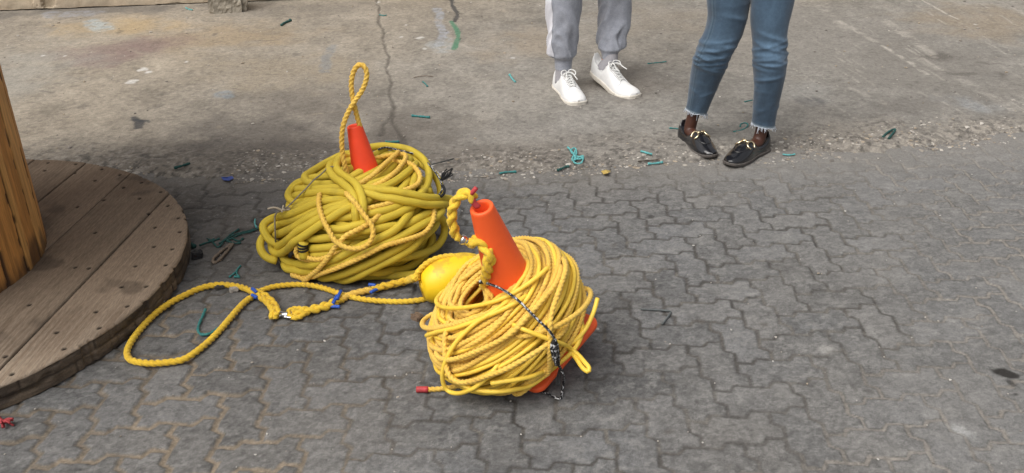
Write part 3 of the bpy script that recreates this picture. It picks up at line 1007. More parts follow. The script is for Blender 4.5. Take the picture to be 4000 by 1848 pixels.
def cord_material():
    t = NT('black_white_cord')
    w = t.noise(1.0, 1, 0.5, t.uvv((3.0, 95, 1)), 0.4)
    base = t.ramp(w, [(0.54, (0.012, 0.012, 0.014)), (0.60, (0.50, 0.50, 0.50))])
    t.bump(w, 0.4, 0.001)
    return t.out(base, 0.75, 0.3)


M_CORD = cord_material()


# ---- winding a coil, then letting the turns push each other apart
def wind(slots, O, n, e1, e2, rho0, a, b, ppt, seed, wob=1.0, top=1.0):
    """one continuous line through slots [(psi, scale)], a turn each"""
    rg = np.random.default_rng(seed)
    pts = []
    ph0 = rg.uniform(0, 6.28)
    sl = slots + [slots[-1]]
    for i in range(len(slots)):
        (p0, s0), (p1, s1) = sl[i], sl[i + 1]
        A = [rg.normal(0, .16) * wob, rg.normal(0, .09) * wob, rg.normal(0, .05) * wob]
        Ph = rg.uniform(0, 6.28, 3)
        S = [rg.normal(0, .035), rg.normal(0, .025)]
        for k in range(ppt):
            t = 2 * math.pi * k / ppt
            f = k / ppt
            env = math.sin(math.pi * f) ** 0.5
            f = f * f * (3 - 2 * f)
            ps = p0 + (p1 - p0) * f + env * (A[0] * math.sin(t + Ph[0]) + A[1] * math.sin(2 * t + Ph[1]) + A[2] * math.sin(3 * t + Ph[2]))
            sc = s0 + (s1 - s0) * f + env * (S[0] * math.sin(t + Ph[1]) + S[1] * math.sin(2 * t + Ph[2]))
            th = t + ph0
            R = rho0 + a * sc * math.cos(ps)
            pts.append(O + n * (b * sc * math.sin(ps) * (top if math.sin(ps) > 0 else 1.0)) + e1 * (R * math.cos(th)) + e2 * (R * math.sin(th)))
    return np.array(pts)


def relax(chains, radii, iters=26, floor=0.0, keep=0.06, limit=None, smooth=0.5):
    P = np.concatenate(chains)
    home = P.copy()
    cid = np.concatenate([np.full(len(c), i) for i, c in enumerate(chains)])
    idx = np.concatenate([np.arange(len(c)) for c in chains])
    rad = np.concatenate([np.full(len(c), r) for c, r in zip(chains, radii)])
    first = np.concatenate([np.arange(len(c)) == 0 for c in chains])
    last = np.concatenate([np.arange(len(c)) == len(c) - 1 for c in chains])
    inner = ~(first | last)
    for it in range(iters):
        kd = kdtree.KDTree(len(P))
        for i, p in enumerate(P): kd.insert(p, i)
        kd.balance()
        D = np.zeros_like(P)
        rm = rad.max()
        for i in range(len(P)):
            for co, j, d in kd.find_range(P[i], rad[i] + rm):
                if j <= i or (cid[i] == cid[j] and abs(idx[i] - idx[j]) < 4): continue
                want = rad[i] + rad[j]
                if d < want:
                    v = (P[i] - P[j]) / (d + 1e-6)
                    m = (want - d) * 0.42
                    D[i] += v * m; D[j] -= v * m
        L = np.linalg.norm(D, axis=1, keepdims=True)
        D *= np.minimum(1, 0.008 / (L + 1e-9))
        P = P + D
        Q = P.copy()
        Q[1:-1] = (1 - smooth) * P[1:-1] + smooth * 0.5 * (P[:-2] + P[2:])
        P = np.where(inner[:, None], Q, P)
        P += (home - P) * keep
        if limit is not None: P = limit(P, rad)
        P[:, 2] = np.maximum(P[:, 2], floor + rad)
    out, k = [], 0
    for c in chains:
        out.append(P[k:k + len(c)]); k += len(c)
    return out


# ---- hugging a coil's surface along a line seen in the photograph
class Hull:
    def __init__(self, O, n, a, b, p=2.3):
        self.O, self.n = np.asarray(O, float), np.asarray(n, float) / np.linalg.norm(n)
        e = np.cross(self.n, (0, 1.0, 0)); self.e1 = e / np.linalg.norm(e); self.e2 = np.cross(self.n, self.e1)
        self.a, self.b, self.p = a, b, p

    def f(self, P, grow=0.0):
        d = P - self.O
        h, r = d @ self.n, np.hypot(d @ self.e1, d @ self.e2)
        return (r / (self.a + grow)) ** self.p + (np.abs(h) / (self.b + grow)) ** self.p - 1

    def hit(self, u, v, grow=0.0):
        d = ray(u, v)
        t = np.linspace(1.9, 4.2, 1400)
        P = CAMP + d * t[:, None]
        f = self.f(P, grow)
        k = np.argmax(f < 0) if (f < 0).any() else np.argmin(f)
        p = P[k]
        return p

    def trace(self, pts, grow, org, sc, rmin, smooth=6):
        P0 = np.array([(org[0] + x / sc, org[1] + y / sc) for x, y in pts])
        Q = resample(np.c_[P0, np.zeros(len(P0))], 9.0)[:, :2]
        W = np.array([self.hit(u, v, grow) for u, v in Q])
        dist = np.linalg.norm(W - CAMP, axis=1)
        for _ in range(smooth):
            dist[1:-1] = 0.5 * dist[1:-1] + 0.25 * (dist[:-2] + dist[2:])
        W = np.array([CAMP + ray(u, v) * t for (u, v), t in zip(Q, dist)])
        W[:, 2] = np.maximum(W[:, 2], rmin)
        return W

    def tuck(self, W, depth=0.05, ends=(True, True)):
        """run both ends on, down into the coil, so that no cut end shows"""
        out = [W]
        for e, on in zip((0, -1), ends):
            if not on: continue
            t = (W[0] - W[min(3, len(W) - 1)]) if e == 0 else (W[-1] - W[-min(4, len(W))])
            t /= np.linalg.norm(t) + 1e-9
            axp = self.O + self.n * np.dot(W[e] - self.O, self.n) * 0.6
            inw = axp - W[e]
            inw /= np.linalg.norm(inw) + 1e-9
            back = np.array([ray(2000, 924)[0], ray(2000, 924)[1], 0])
            x = np.array([W[e] + t * 0.035 + inw * depth * 0.35, W[e] + t * 0.07 + inw * depth, W[e] + t * 0.09 + inw * depth * 1.9])
            x[:, 2] = np.maximum(x[:, 2], 0.016)
            out = [x[::-1]] + out if e == 0 else out + [x]
        return np.concatenate(out)


# ================================================================== CONES
def cone_profile(h, r0, r1, th=0.006):
    return [(r1 - th, h - 0.05), (r1 - th, h - 0.003), (r1 - th * 0.6, h), (r1 - 0.001, h), (r1 + 0.0012, h - 0.004), (r0, 0.0)]


M_CONE = simple_mat('orange_cone_plastic', (1.0, 0.128, 0.026), 0.5, 0.04, 12, 0.05, 200, 0.0005, 0.45, dirt=(0.55, 0.07, 0.02), dirt_amt=0.35)
M_CONE_DULL = simple_mat('faded_orange_cone_plastic', (0.90, 0.075, 0.026), 0.5, 0.08, 12, 0.05, 200, 0.0005, 0.4, dirt=(0.5, 0.09, 0.05), dirt_amt=0.5)
M_BAND = simple_mat('reflective_band', (0.62, 0.60, 0.64), 0.4, 0.08, 40)


def build_cone(base, axis, edge, h, half, mat, label, band=None, r0=0.095, r1=0.031, wall=0.012):
    n = np.asarray(axis, float) / np.linalg.norm(axis)
    e = np.asarray(edge, float); e = e - n * np.dot(e, n); e /= np.linalg.norm(e)
    f = np.cross(n, e)
    root = empty('traffic_cone', base, label, 'traffic cone')
    W = lambda x, y, z: np.asarray(base) + e * x + f * y + n * z
    seg = 56
    a = np.linspace(0, 2 * np.pi, seg, endpoint=False)
    prof = [(r1 - wall, h - 0.10), (r1 - wall, h - .004), (r1 - wall * .7, h - .0005), (r1 - .0015, h), (r1 + .0005, h - .0035)]
    for t in np.linspace(0.02, 1, 24): prof.append((r1 + (r0 - r1) * t, h * (1 - t) + 0.02 * t))
    prof += [(r0 + 0.012, 0.018)]
    V = np.concatenate([np.array([W(r * math.cos(x), r * math.sin(x), z) for x in a]) for r, z in prof])
    mesh_from('cone_body', V, grid_faces(len(prof), seg, True), mat, root)
    # square foot with rounded corners
    out = []
    cr = half * 0.22
    for (sx, sy, a0) in ((1, 1, 0), (-1, 1, 90), (-1, -1, 180), (1, -1, 270)):
        for k in range(7):
            t = math.radians(a0 + k * 15)
            out.append((sx * (half - cr) + cr * math.cos(t), sy * (half - cr) + cr * math.sin(t)))
    out = np.array(out)
    rings = [(0.97, 0.0), (1.0, 0.004), (1.0, 0.013), (0.975, 0.0185), (0.5, 0.0205)]
    V = np.concatenate([np.array([W(x * s, y * s, z) for x, y in out]) for s, z in rings])
    F = grid_faces(len(rings), len(out), True).tolist() + [list(range(len(out)))[::-1]]
    mesh_from('cone_base', V, F, mat, root)
    if band:
        z0, z1 = band
        rz = lambda z: r1 + (r0 - r1) * (h - z) / (h - 0.02)
        pr_ = [(rz(z) + 0.0012, z) for z in np.linspace(z0, z1, 6)]
        V = np.concatenate([np.array([W(r * math.cos(x), r * math.sin(x), z) for x in a]) for r, z in pr_])
        mesh_from('reflective_band', V, grid_faces(len(pr_), seg, True), M_BAND, root)
    return root


C1_BASE, C1_TIP = np.array([-0.466, 2.965, 0.012]), np.array([-0.539, 3.000, 0.450])
C2_N = np.array([-0.252, -0.235, 0.94])
C2_BASE = np.array([0.055, 2.253, 0.067]) - np.array([0, 0, 0.004])
C2_E = np.array([0.583, 0.677, 0.451])
C2_H = 0.527


def build_cones():
    ax = C1_TIP - C1_BASE
    build_cone(C1_BASE, ax, (0.9, -0.35, 0.2), float(np.linalg.norm(ax)), 0.142, M_CONE_DULL,
               'dull red-orange traffic cone standing up through the olive-yellow hose coil', band=(0.12, 0.285), r0=0.082, r1=0.026, wall=0.009)
    build_cone(C2_BASE, C2_N, C2_E, C2_H, 0.150, M_CONE, 'bright orange traffic cone tipped over inside the twisted rope and cable coil')


build_drum(); build_wall(); build_lump(); build_cones()
# ================================================================== COIL OF THICK HOSE (round the far cone)
Z1, Z2, ZS = (1000, 550), (1000, 820), 3.22
H1 = Hull((-0.530, 2.945, 0.135), (-0.12, -0.10, 1.0), 0.285, 0.165, 2.5)
RH = 0.0136

HOSES = [  # org, layer, points in the enlarged photograph
    (Z1, 0, [(1470, 75), (1600, 70), (1750, 82), (1900, 125), (2000, 170), (2100, 245), (2160, 335), (2180, 430), (2155, 550), (2090, 670)]),
    (Z1, -1, [(1900, 170), (2000, 215), (2100, 290), (2200, 370), (2270, 450), (2315, 540), (2335, 620), (2330, 700)]),
    (Z1, 0, [(1160, 150), (1060, 180), (940, 250), (800, 330), (680, 410), (620, 480), (640, 530), (720, 548), (860, 548), (1020, 535)]),
    (Z1, 0, [(1620, 135), (1450, 215), (1300, 290), (1130, 390)]),
    (Z1, -0.5, [(1650, 200), (1500, 275), (1350, 370), (1200, 440)]),
    (Z1, -1, [(1850, 220), (1700, 290), (1500, 390), (1270, 510)]),
    (Z1, -1, [(1740, 310), (1690, 380), (1550, 470), (1370, 570)]),
    (Z1, 0, [(1960, 250), (1880, 320), (1780, 400), (1650, 490), (1500, 580)]),
    (Z1, 0.5, [(2010, 310), (1900, 410), (1750, 510), (1610, 590)]),
    (Z1, -0.5, [(2000, 370), (1990, 450), (1970, 540), (1960, 640)]),
    (Z1, 0, [(590, 500), (500, 550), (430, 620), (410, 690), (450, 750), (540, 772), (680, 765)]),
    (Z1, 1, [(540, 610), (700, 610), (900, 600), (1100, 600), (1330, 612), (1500, 622), (1700, 650), (1900, 680), (2100, 712), (2300, 735), (2480, 740)]),
    (Z1, 1, [(500, 712), (620, 690), (800, 668), (1000, 665), (1180, 668), (1370, 682), (1550, 720), (1750, 765), (2000, 797), (2200, 810), (2400, 803)]),
    (Z1, 2.2, [(1060, 230), (960, 262), (922, 310), (922, 370), (955, 435), (1030, 510), (1120, 585), (1205, 680), (1245, 770), (1255, 850)]),
    (Z1, 2.2, [(1080, 215), (1015, 265), (990, 330), (1020, 385), (1105, 440), (1210, 510), (1290, 600), (1330, 700), (1338, 840)]),
    (Z1, -0.5, [(420, 800), (425, 860), (460, 920)]),
    (Z1, 0.6, [(470, 885), (600, 822), (720, 765), (860, 718)]),
    (Z2, 0.5, [(75, 250), (65, 200), (100, 150), (200, 100), (350, 70), (600, 0), (800, -70), (1000, -110), (1200, -135)]),
    (Z2, -0.3, [(30, 430), (45, 380), (80, 310), (150, 245), (250, 185), (400, 140), (600, 70), (750, 20)]),
    (Z2, 0.5, [(225, 320), (280, 305), (400, 255), (600, 155), (800, 55), (950, -30), (1180, -110)]),
    (Z2, 1, [(250, 500), (310, 455), (500, 300), (700, 170), (900, 70), (1080, -10), (1230, -75)]),
    (Z2, 1.4, [(222, 500), (245, 545), (320, 540), (400, 490), (520, 390), (700, 260), (900, 130), (1050, 30), (1230, -55)]),
    (Z2, 0.5, [(1020, 80), (1200, 75), (1400, 60), (1600, 20), (1750, -25), (1880, -75)]),
    (Z2, 0.2, [(830, 200), (950, 242), (1100, 248), (1250, 225), (1400, 172), (1550, 110), (1800, 20), (1970, -60)]),
    (Z2, 0.2, [(1250, 235), (1500, 237), (1700, 215), (1900, 170), (2100, 90), (2260, 0)]),
    (Z2, -0.4, [(560, 350), (700, 365), (850, 358), (1000, 335), (1200, 290), (1400, 240)]),
    (Z2, -0.6, [(650, 500), (780, 495), (900, 490), (1000, 485)]),
    (Z2, -0.4, [(650, 575), (780, 570), (900, 560), (1000, 540)]),
    (Z2, 0.5, [(300, 600), (350, 665), (450, 708), (600, 712), (750, 680), (950, 600), (1200, 520), (1400, 430), (1600, 335), (1730, 255), (1860, 150)]),
    (Z2, 1, [(375, 720), (450, 780), (600, 792), (750, 765), (1000, 690), (1300, 570), (1600, 440), (1850, 320), (2050, 200), (2250, 80), (2345, 10)]),
    (Z2, 0.8, [(720, 868), (900, 860), (1100, 810), (1300, 730), (1600, 590), (1800, 480), (1960, 390)]),
    (Z2, 0.8, [(640, 890), (800, 940), (950, 942), (1150, 890), (1400, 770), (1600, 670), (1750, 600), (1900, 520), (2010, 420)]),
    (Z2, 0, [(1100, 930), (1400, 905), (1700, 890), (2040, 880)]),
    (Z2, 0.5, [(1800, 610), (1950, 585), (2150, 530), (2300, 440), (2370, 330), (2380, 210), (2340, 120)]),
    (Z2, 0.3, [(1480, 800), (1700, 800), (1900, 740), (2060, 640), (2200, 500)]),
    (Z2, 0.0, [(2330, 60), (2300, 150), (2200, 260), (2050, 370), (1950, 440)]),
]
ROPES1 = [
    (Z1, 1.2, [(1780, 160), (1700, 222), (1600, 310), (1500, 410), (1400, 480), (1290, 552)]),
    (Z1, 1.0, [(1780, 160), (1850, 150), (1890, 180), (1880, 245), (1830, 305), (1770, 380), (1700, 440)]),
    (Z1, 0.8, [(2030, 370), (2068, 420), (2065, 490), (2040, 545), (1970, 585), (1870, 625)]),
    (Z1, 0.6, [(1150, 885), (1250, 862), (1400, 858), (1550, 832), (1720, 775)]),
    (Z2, 2.6, [(860, 165), (920, 265), (970, 370), (1050, 440), (1150, 482), (1260, 497), (1380, 462), (1450, 390), (1482, 290), (1460, 190), (1400, 115)]),
    (Z2, 1.8, [(1240, 270), (1130, 315), (1070, 385), (1000, 455), (950, 530), (900, 612), (830, 690), (760, 772), (650, 862), (560, 922), (490, 925), (458, 885), (475, 832)]),
    (Z2, 1.6, [(520, 875), (650, 850), (800, 800), (1000, 735), (1200, 650), (1400, 560), (1600, 455), (1800, 400), (2000, 340), (2120, 290), (2185, 215)]),
    (Z2, 0.8, [(505, 460), (490, 540), (520, 600), (560, 600)]),
    (Z2, 0.6, [(650, 605), (760, 628), (870, 618)]),
]


def build_hose_coil():
    root = empty('hose_coil', (-0.53, 2.95, 0), 'loose heap of thick olive-yellow hose wound with thin rope around the far cone', 'hose coil')
    O, n = H1.O, H1.n
    slots = []
    for sc, k in ((0.84, 14), (0.64, 9), (0.44, 5)):
        ps = np.linspace(-1.25, 1.75, k)
        if len(slots) % 2: ps = ps[::-1]
        slots += [(float(p), sc) for p in (ps if (sc != 0.64) else ps[::-1])]
    ch = wind(slots, O, n, H1.e1, H1.e2, 0.165, 0.118, 0.150, 46, 5, 0.55)
    ch = relax([ch], [RH], 18, 0.0)[0]
    chains, radii = [ch], [RH]
    for org, layer, pts in HOSES:
        W = H1.trace(pts, 0.004 + layer * 0.013, org, ZS, RH)
        chains.append(resample(H1.tuck(W, 0.05), 0.020)); radii.append(RH)
    for org, layer, pts in ROPES1:
        W = H1.trace(pts, 0.010 + layer * 0.013, org, ZS, 0.009)
        chains.append(resample(H1.tuck(W, 0.035), 0.012)); radii.append(0.0072)
    chains = relax(chains, radii, 11, 0.0, 0.18, None, 0.40)
    tube_mesh('hose_winding', [tube_geo(resample(chains[0], 0.011), RH, 12)], M_HOSE, root)
    for k, c in enumerate(chains[1:]):
        if k < len(HOSES): tube('hose_turn', c, RH, M_HOSE, root, 0.010, 14)
        else: rope('rope_turn', c, 0.0070, M_ROPE, root)
    # open hose end showing its dark bore, and a taped end with a cord through it
    W = H1.trace([(2050, 600), (2130, 620), (2190, 640)], 0.0, Z1, ZS, RH)
    tube('hose_end', W, RH * 1.05, M_HOSE, root, 0.01, 14)
    d = W[-1] - W[-3]; d /= np.linalg.norm(d)
    tube('bore', [W[-1] + d * 0.002, W[-1] + d * 0.0035, W[-1] + d * 0.005], RH * 0.62, M_BLACK, root, 0.001, 14)
    W = H1.trace([(600, 400), (590, 470), (600, 540), (610, 600)], 0.018, Z2, ZS, RH)
    tube('taped_end', W, 0.0165, M_HOSE, root, 0.008, 14)
    for k in (0.28, 0.46, 0.64):
        i = int(k * (len(W) - 1))
        d = W[i + 1] - W[i]; d /= np.linalg.norm(d)
        tube('tape_ring', [W[i] - d * .0035, W[i], W[i] + d * .0035], 0.0176, M_BLACK, root, 0.002, 16)


# ================================================================== COIL OF CABLE AND ROPE (round the near cone)
Z5, Z5S = (1550, 1050), 2.163
C2n = C2_N / np.linalg.norm(C2_N)
H2 = Hull((-0.025, 2.240, 0.164), (-0.80, -0.10, 1.0), 0.262, 0.140, 2.2)
RC = 0.0062
CABLES2 = [
    (0.8, [(760, 400), (690, 440), (600, 515), (510, 610), (440, 720), (395, 830), (385, 930), (412, 1010), (460, 1045), (540, 1050), (640, 1015)], (True, True)),
    (0.9, [(1300, 600), (1365, 622), (1450, 660), (1530, 725), (1592, 795), (1632, 848), (1618, 872), (1570, 838), (1510, 750)], (True, True)),
    (0.2, [(1695, 250), (1675, 330), (1640, 420), (1600, 500), (1540, 580)], (False, True)),
    (0.3, [(795, 968), (950, 945), (1130, 915), (1280, 850)], (False, True)),
    (0.5, [(250, 565), (350, 530), (480, 500), (620, 455), (760, 400), (900, 345)], (False, True)),
    (0.4, [(600, 1010), (760, 1040), (950, 1030), (1120, 985), (1260, 900), (1400, 790), (1500, 690)], (True, True)),
    (0.4, [(340, 250), (330, 290), (400, 330), (560, 330), (740, 300), (900, 250), (1050, 170), (1200, 60)], (True, True)),
]
ROPES2 = [
    (0.9, [(1430, 20), (1405, 90), (1370, 190), (1330, 300), (1300, 400), (1285, 520), (1295, 620), (1290, 720), (1295, 820), (1280, 900), (1225, 975)], (True, True)),
    (0.7, [(1360, 100), (1300, 190), (1230, 265), (1150, 355), (1080, 430), (1000, 520), (900, 592), (780, 652), (640, 712), (500, 762), (410, 775)], (True, True)),
    (0.6, [(420, 860), (450, 930), (520, 965), (640, 950), (760, 905), (900, 860), (1050, 780), (1200, 690), (1290, 640)], (True, True)),
    (0.6, [(210, 470), (240, 500), (340, 500), (480, 480), (600, 440), (700, 410)], (True, True)),
    (0.6, [(1320, 500), (1420, 450), (1500, 400), (1580, 330), (1640, 240)], (True, True)),
]


def build_rope_coil():
    root = empty('rope_coil', (0.0, 2.24, 0), 'tight ball of bright yellow cable and twisted rope wound around the near tipped cone', 'rope coil')
    O, n = H2.O, H2.n
    c_slots, r_slots = [], []
    rg = np.random.default_rng(3)
    for li, (sc, k) in enumerate(((0.95, 34), (0.84, 29), (0.70, 21))):
        ps = np.linspace(-1.35, 2.05, k)
        if li % 2: ps = ps[::-1]
        for i, p in enumerate(ps):
            (c_slots if (rg.uniform() < 0.56) else r_slots).append((float(p + rg.normal(0, .03)), sc))
    A = wind(c_slots, O, n, H2.e1, H2.e2, 0.132, 0.124, 0.138, 64, 8, 1.0, 0.86)
    B = wind(r_slots, O, n, H2.e1, H2.e2, 0.132, 0.124, 0.138, 64, 9, 1.0, 0.86)
    e1 = C2_E - C2n * np.dot(C2_E, C2n); e1 /= np.linalg.norm(e1)
    e2 = np.cross(C2n, e1)

    def plate(P, rad):
        # nothing passes through the cone's square foot or its body
        d = P - C2_BASE
        h, x, y = d @ C2n, d @ e1, d @ e2
        on = (np.abs(x) < .175) & (np.abs(y) < .175)
        up = np.where(on & (h < 0.024 + rad) & (h > -0.10), 0.024 + rad - h, 0)
        P = P + np.clip(up, 0, .02)[:, None] * C2n
        lim = -(0.086 + np.clip(h - 0.02, 0, 1) * 1.45)
        P = P + e2 * np.clip(lim - y, 0, .02)[:, None]
        y = np.maximum(y, lim)
        q = x[:, None] * e1 + y[:, None] * e2
        r = np.linalg.norm(q, axis=1)
        rc = 0.031 + (0.095 - 0.031) * (C2_H - h) / C2_H + rad
        return P + q / r[:, None] * np.where((h > 0) & (r < rc), rc - r, 0)[:, None]
    A, B = relax([A, B], [RC, RC], 24, 0.0, 0.05, plate)
    chains, radii = [A, B], [RC, RC]
    for layer, pts, ends in CABLES2 + ROPES2:
        W = H2.trace(pts, 0.006 + layer * 0.009, Z5, Z5S, RC)
        chains.append(resample(H2.tuck(W, 0.035, ends), 0.014)); radii.append(RC)
    loose = chains[2:5]
    chains = relax(chains[:2] + chains[5:], [RC] * (len(chains) - 3), 8, 0.0, 0.06, plate, 0.30)
    chains = chains[:2] + loose + chains[2:]
    A, B = chains[:2]
    tube_mesh('cable_winding', [tube_geo(resample(A, 0.008), RC, 10)], M_CABLE, root)
    tube_mesh('rope_winding', [tube_geo(resample(B, 0.0034), RC * 1.12, 12, lobes=3, depth=0.38, pitch=RC * 6.6)], M_ROPE, root)
    for k, c in enumerate(chains[2:]):
        if k < len(CABLES2): tube('cable_turn', c, RC, M_CABLE, root, 0.007, 12)
        else: rope('rope_turn', c, RC, M_ROPE, root)
    # loose rope end with a red whipping, lying on the paving
    e = [at((1550 + x / Z5S) / K, (1050 + y / Z5S) / K, 0.009) for x, y in ((262, 1020), (330, 1018), (420, 1008), (520, 988), (640, 965))]
    e[-1][2] = 0.03
    rope('rope_end', e, RC, M_ROPE, root)
    e = [at((1550 + x / Z5S) / K, (1050 + y / Z5S) / K, 0.010) for x, y in ((166, 1020), (215, 1020), (265, 1020))]
    tube('whipping', e, 0.0088, M_RED, root, 0.006, 14)


# ================================================================== TIE CORDS
def build_ties():
    r = empty('tie_cord', at(1390, 850, 0.1), 'black and white cord tied across the near yellow coil, ending in a frayed knot', 'cord')
    W = H2.trace([(740, 115), (850, 155), (950, 210), (1040, 280), (1120, 360), (1200, 440), (1270, 505), (1318, 565), (1335, 600)], 0.032, Z5, Z5S, 0.005)
    tube('lashing', W, 0.0035, M_CORD, r, 0.004, 10)
    tube('hitch', [W[0] + np.array([0.004, 0, 0.004]), W[0], W[0] + np.array([-.006, .004, 0]), W[0] + np.array([-.012, .008, -.004])], 0.0058, M_CORD, r, 0.003, 10)
    for k, (dx, lay, bow) in enumerate(((-16, .030, -10), (0, .036, 4), (14, .030, 12), (6, .026, -4), (-6, .04, 2))):
        pts = [(1335 + dx * .2, 598), (1332 + dx + bow, 660), (1345 + dx + bow * .6, 740), (1358 + dx * .6, 815)]
        tube('knot_loop', H2.trace(pts, lay, Z5, Z5S, 0.005), 0.0041, M_CORD, r, 0.004, 8)
    W = H2.trace([(1358, 800), (1382, 840), (1405, 890)], 0.034, Z5, Z5S, 0.004)
    g = [at((1550 + x / Z5S) / K, (1050 + y / Z5S) / K, z) for x, y, z in ((1412, 925, .04), (1408, 960, .03), (1398, 1030, .012), (1388, 1090, .005), (1370, 1098, .005), (1320, 1078, .005), (1260, 1052, .005), (1185, 1015, .006))]
    tube('tail', np.concatenate([W, g]), 0.0036, M_CORD, r, 0.004, 10)
    for dx in (-18, -6, 5):
        pts = [(1378 + dx * .3, 850), (1372 + dx, 920), (1368 + dx * 1.2, 985)]
        W = H2.trace(pts, 0.03, Z5, Z5S, 0.004)
        tube('frayed_strand', W, 0.0022, M_BLACK, r, 0.004, 6)
    # black cord over the back of the hose coil with its frayed end
    r = empty('lashing_cord', at(1120, 470, 0.1), 'thin black cord looped over the back of the hose coil with a frayed brush end', 'cord')
    W = H1.trace([(1540, 110), (1620, 85), (1750, 105), (1900, 145), (2040, 180), (2130, 250), (2220, 350), (2290, 450), (2330, 530), (2340, 620), (2300, 680)], 0.024, Z1, ZS, 0.004)
    tube('lashing', W, 0.0036, M_CORD, r, 0.005, 8)
    p0 = H1.hit(1000 + 2330 / ZS, 550 + 500 / ZS, 0.024)
    for k in range(16):
        u, v = 1000 + (2400 + random.uniform(-70, 80)) / ZS, 550 + (390 + random.uniform(-50, 50)) / ZS
        q = CAMP + ray(u, v) * np.linalg.norm(p0 - CAMP)
        m = (p0 + q) / 2 + np.array([random.uniform(-.006, .006), 0, random.uniform(-.005, .008)])
        tube('frayed_strand', [p0 + np.array([random.uniform(-.004, .004)] * 3), m, q], 0.0022, M_BLACK, r, 0.006, 6)
    W = H1.trace([(2345, 560), (2370, 600), (2365, 660), (2330, 700)], 0.03, Z1, ZS, 0.004)
    tube('tail', W, 0.005, M_BLACK, r, 0.006, 8)
    # grey string at the left of the hose coil
    mg = simple_mat('grey_string', (0.20, 0.175, 0.13), 0.85, 0.25, 120)
    r = empty('grey_string', at(700, 560, 0.1), 'thin grey-brown string tied round the left end of the hose coil', 'string')
    W = H1.trace([(1030, 335), (960, 325), (900, 345), (820, 420), (720, 500), (640, 590), (540, 690), (430, 800), (330, 880)], 0.040, Z1, ZS, 0.004)
    tube('upper_run', W, 0.0026, mg, r, 0.006, 7)
    W2 = H1.trace([(275, 30), (240, 70), (238, 200), (245, 350), (245, 480), (265, 590), (300, 660)], 0.030, Z2, ZS, 0.004)
    tube('lower_run', np.concatenate([W[-1:], W2]), 0.0030, mg, r, 0.006, 7)
    mw = simple_mat('pale_fray', (0.42, 0.36, 0.28), 0.9, 0.2, 90)
    for k in range(7):
        p = W[-1]
        q = p + np.array([random.uniform(-.045, .03), random.uniform(-.02, .01), random.uniform(-.012, .02)])
        tube('knot_fray', [p, (p + q) / 2 + np.array([0, 0, random.uniform(0, .012)]), q], 0.0030, mw, r, 0.006, 6)


# ================================================================== ROPE HANDLES
def build_handles():
    r = empty('rope_loop', C1_TIP, 'tall twisted loop of thin yellow rope rising out of the far cone', 'rope loop')
    pts = [(812, 980), (795, 920), (780, 850), (768, 780), (763, 690), (768, 610), (785, 540), (812, 475), (845, 415), (878, 365), (912, 318), (942, 255), (957, 190), (947, 135), (915, 105), (880, 118), (853, 165), (839, 225), (838, 290), (847, 360), (863, 430), (880, 500), (897, 560), (905, 600), (908, 650)]
    ys = np.interp(range(len(pts)), [0, 2, 10, 14, 20, 24], [2.93, 2.93, 2.985, 3.0, 2.985, 3.0])
    P = []
    for (x, y), Y in zip(pts, ys):
        P.append(CAMP + ray(950 + x / 1.983, 200 + y / 1.983) * (Y / ray(950 + x / 1.983, 200 + y / 1.983)[1]))
    rope('twisted_loop', P, 0.0074, M_ROPE, r)
    # braided strop with a swivel on the near cone
    r = empty('braided_strop', C2_BASE + C2n * 0.5, 'short braided yellow strop with a steel swivel hanging from the near cone tip', 'rope strop')
    tipY = (C2_BASE + C2n * C2_H)[1]
    def zp(lst, Ys):
        out = []
        for (x, y), Y in zip(lst, Ys):
            d = ray(1550 + x / Z5S, 700 + y / Z5S)
            out.append(CAMP + d * (Y / d[1]))
        return out
    L = [(650, 170), (600, 118), (535, 142), (487, 205), (466, 290), (470, 370), (488, 440), (510, 498)]
    braid('upper_braid', zp(L, np.linspace(tipY, tipY + .01, len(L))), 0.0165, M_ROPE_B, r)
    L = [(618, 552), (655, 520), (712, 538), (765, 590), (782, 650), (776, 720), (768, 790), (758, 850), (742, 900)]
    e = H2.hit(1550 + 750 / Z5S, 700 + 870 / Z5S, 0.012)
    braid('lower_braid', zp(L, np.concatenate([np.linspace(tipY + .01, tipY - .02, 5), np.linspace(tipY - .015, e[1] + .01, 4)])), 0.0185, M_ROPE_B, r)
    W = zp([(524, 498), (545, 506), (570, 515), (592, 523), (612, 530)], [tipY + .005] * 5)
    P = resample(W, 0.002)
    rv = np.interp(np.linspace(0, 1, len(P)), [0, .1, .14, .3, .62, .75, .8, 1], [.45, .5, .8, 1.12, 1.0, .7, .85, .6])
    tube_mesh('swivel', [tube_geo(P, 0.0125, 16, rvar=rv)], M_STEEL, r)
    for a in ([(672, 72), (650, 100), (628, 125)], [(640, 165), (660, 200), (695, 236)], [(632, 185), (655, 215), (680, 236)]):
        tube('red_whipping', zp(a, [tipY - .01] * 3), 0.0060, M_RED, r, 0.004, 10)
    for a in ([(742, 800), (733, 820), (738, 850)], [(795, 785), (792, 820), (772, 865)]):
        e2 = e[1] - 0.012
        tube('red_whipping', zp(a, [e2] * 3), 0.0068, M_RED, r, 0.004, 10)


# ================================================================== FLOAT AND ITS LINE
FL_C = at(1142, 700, 0.078)


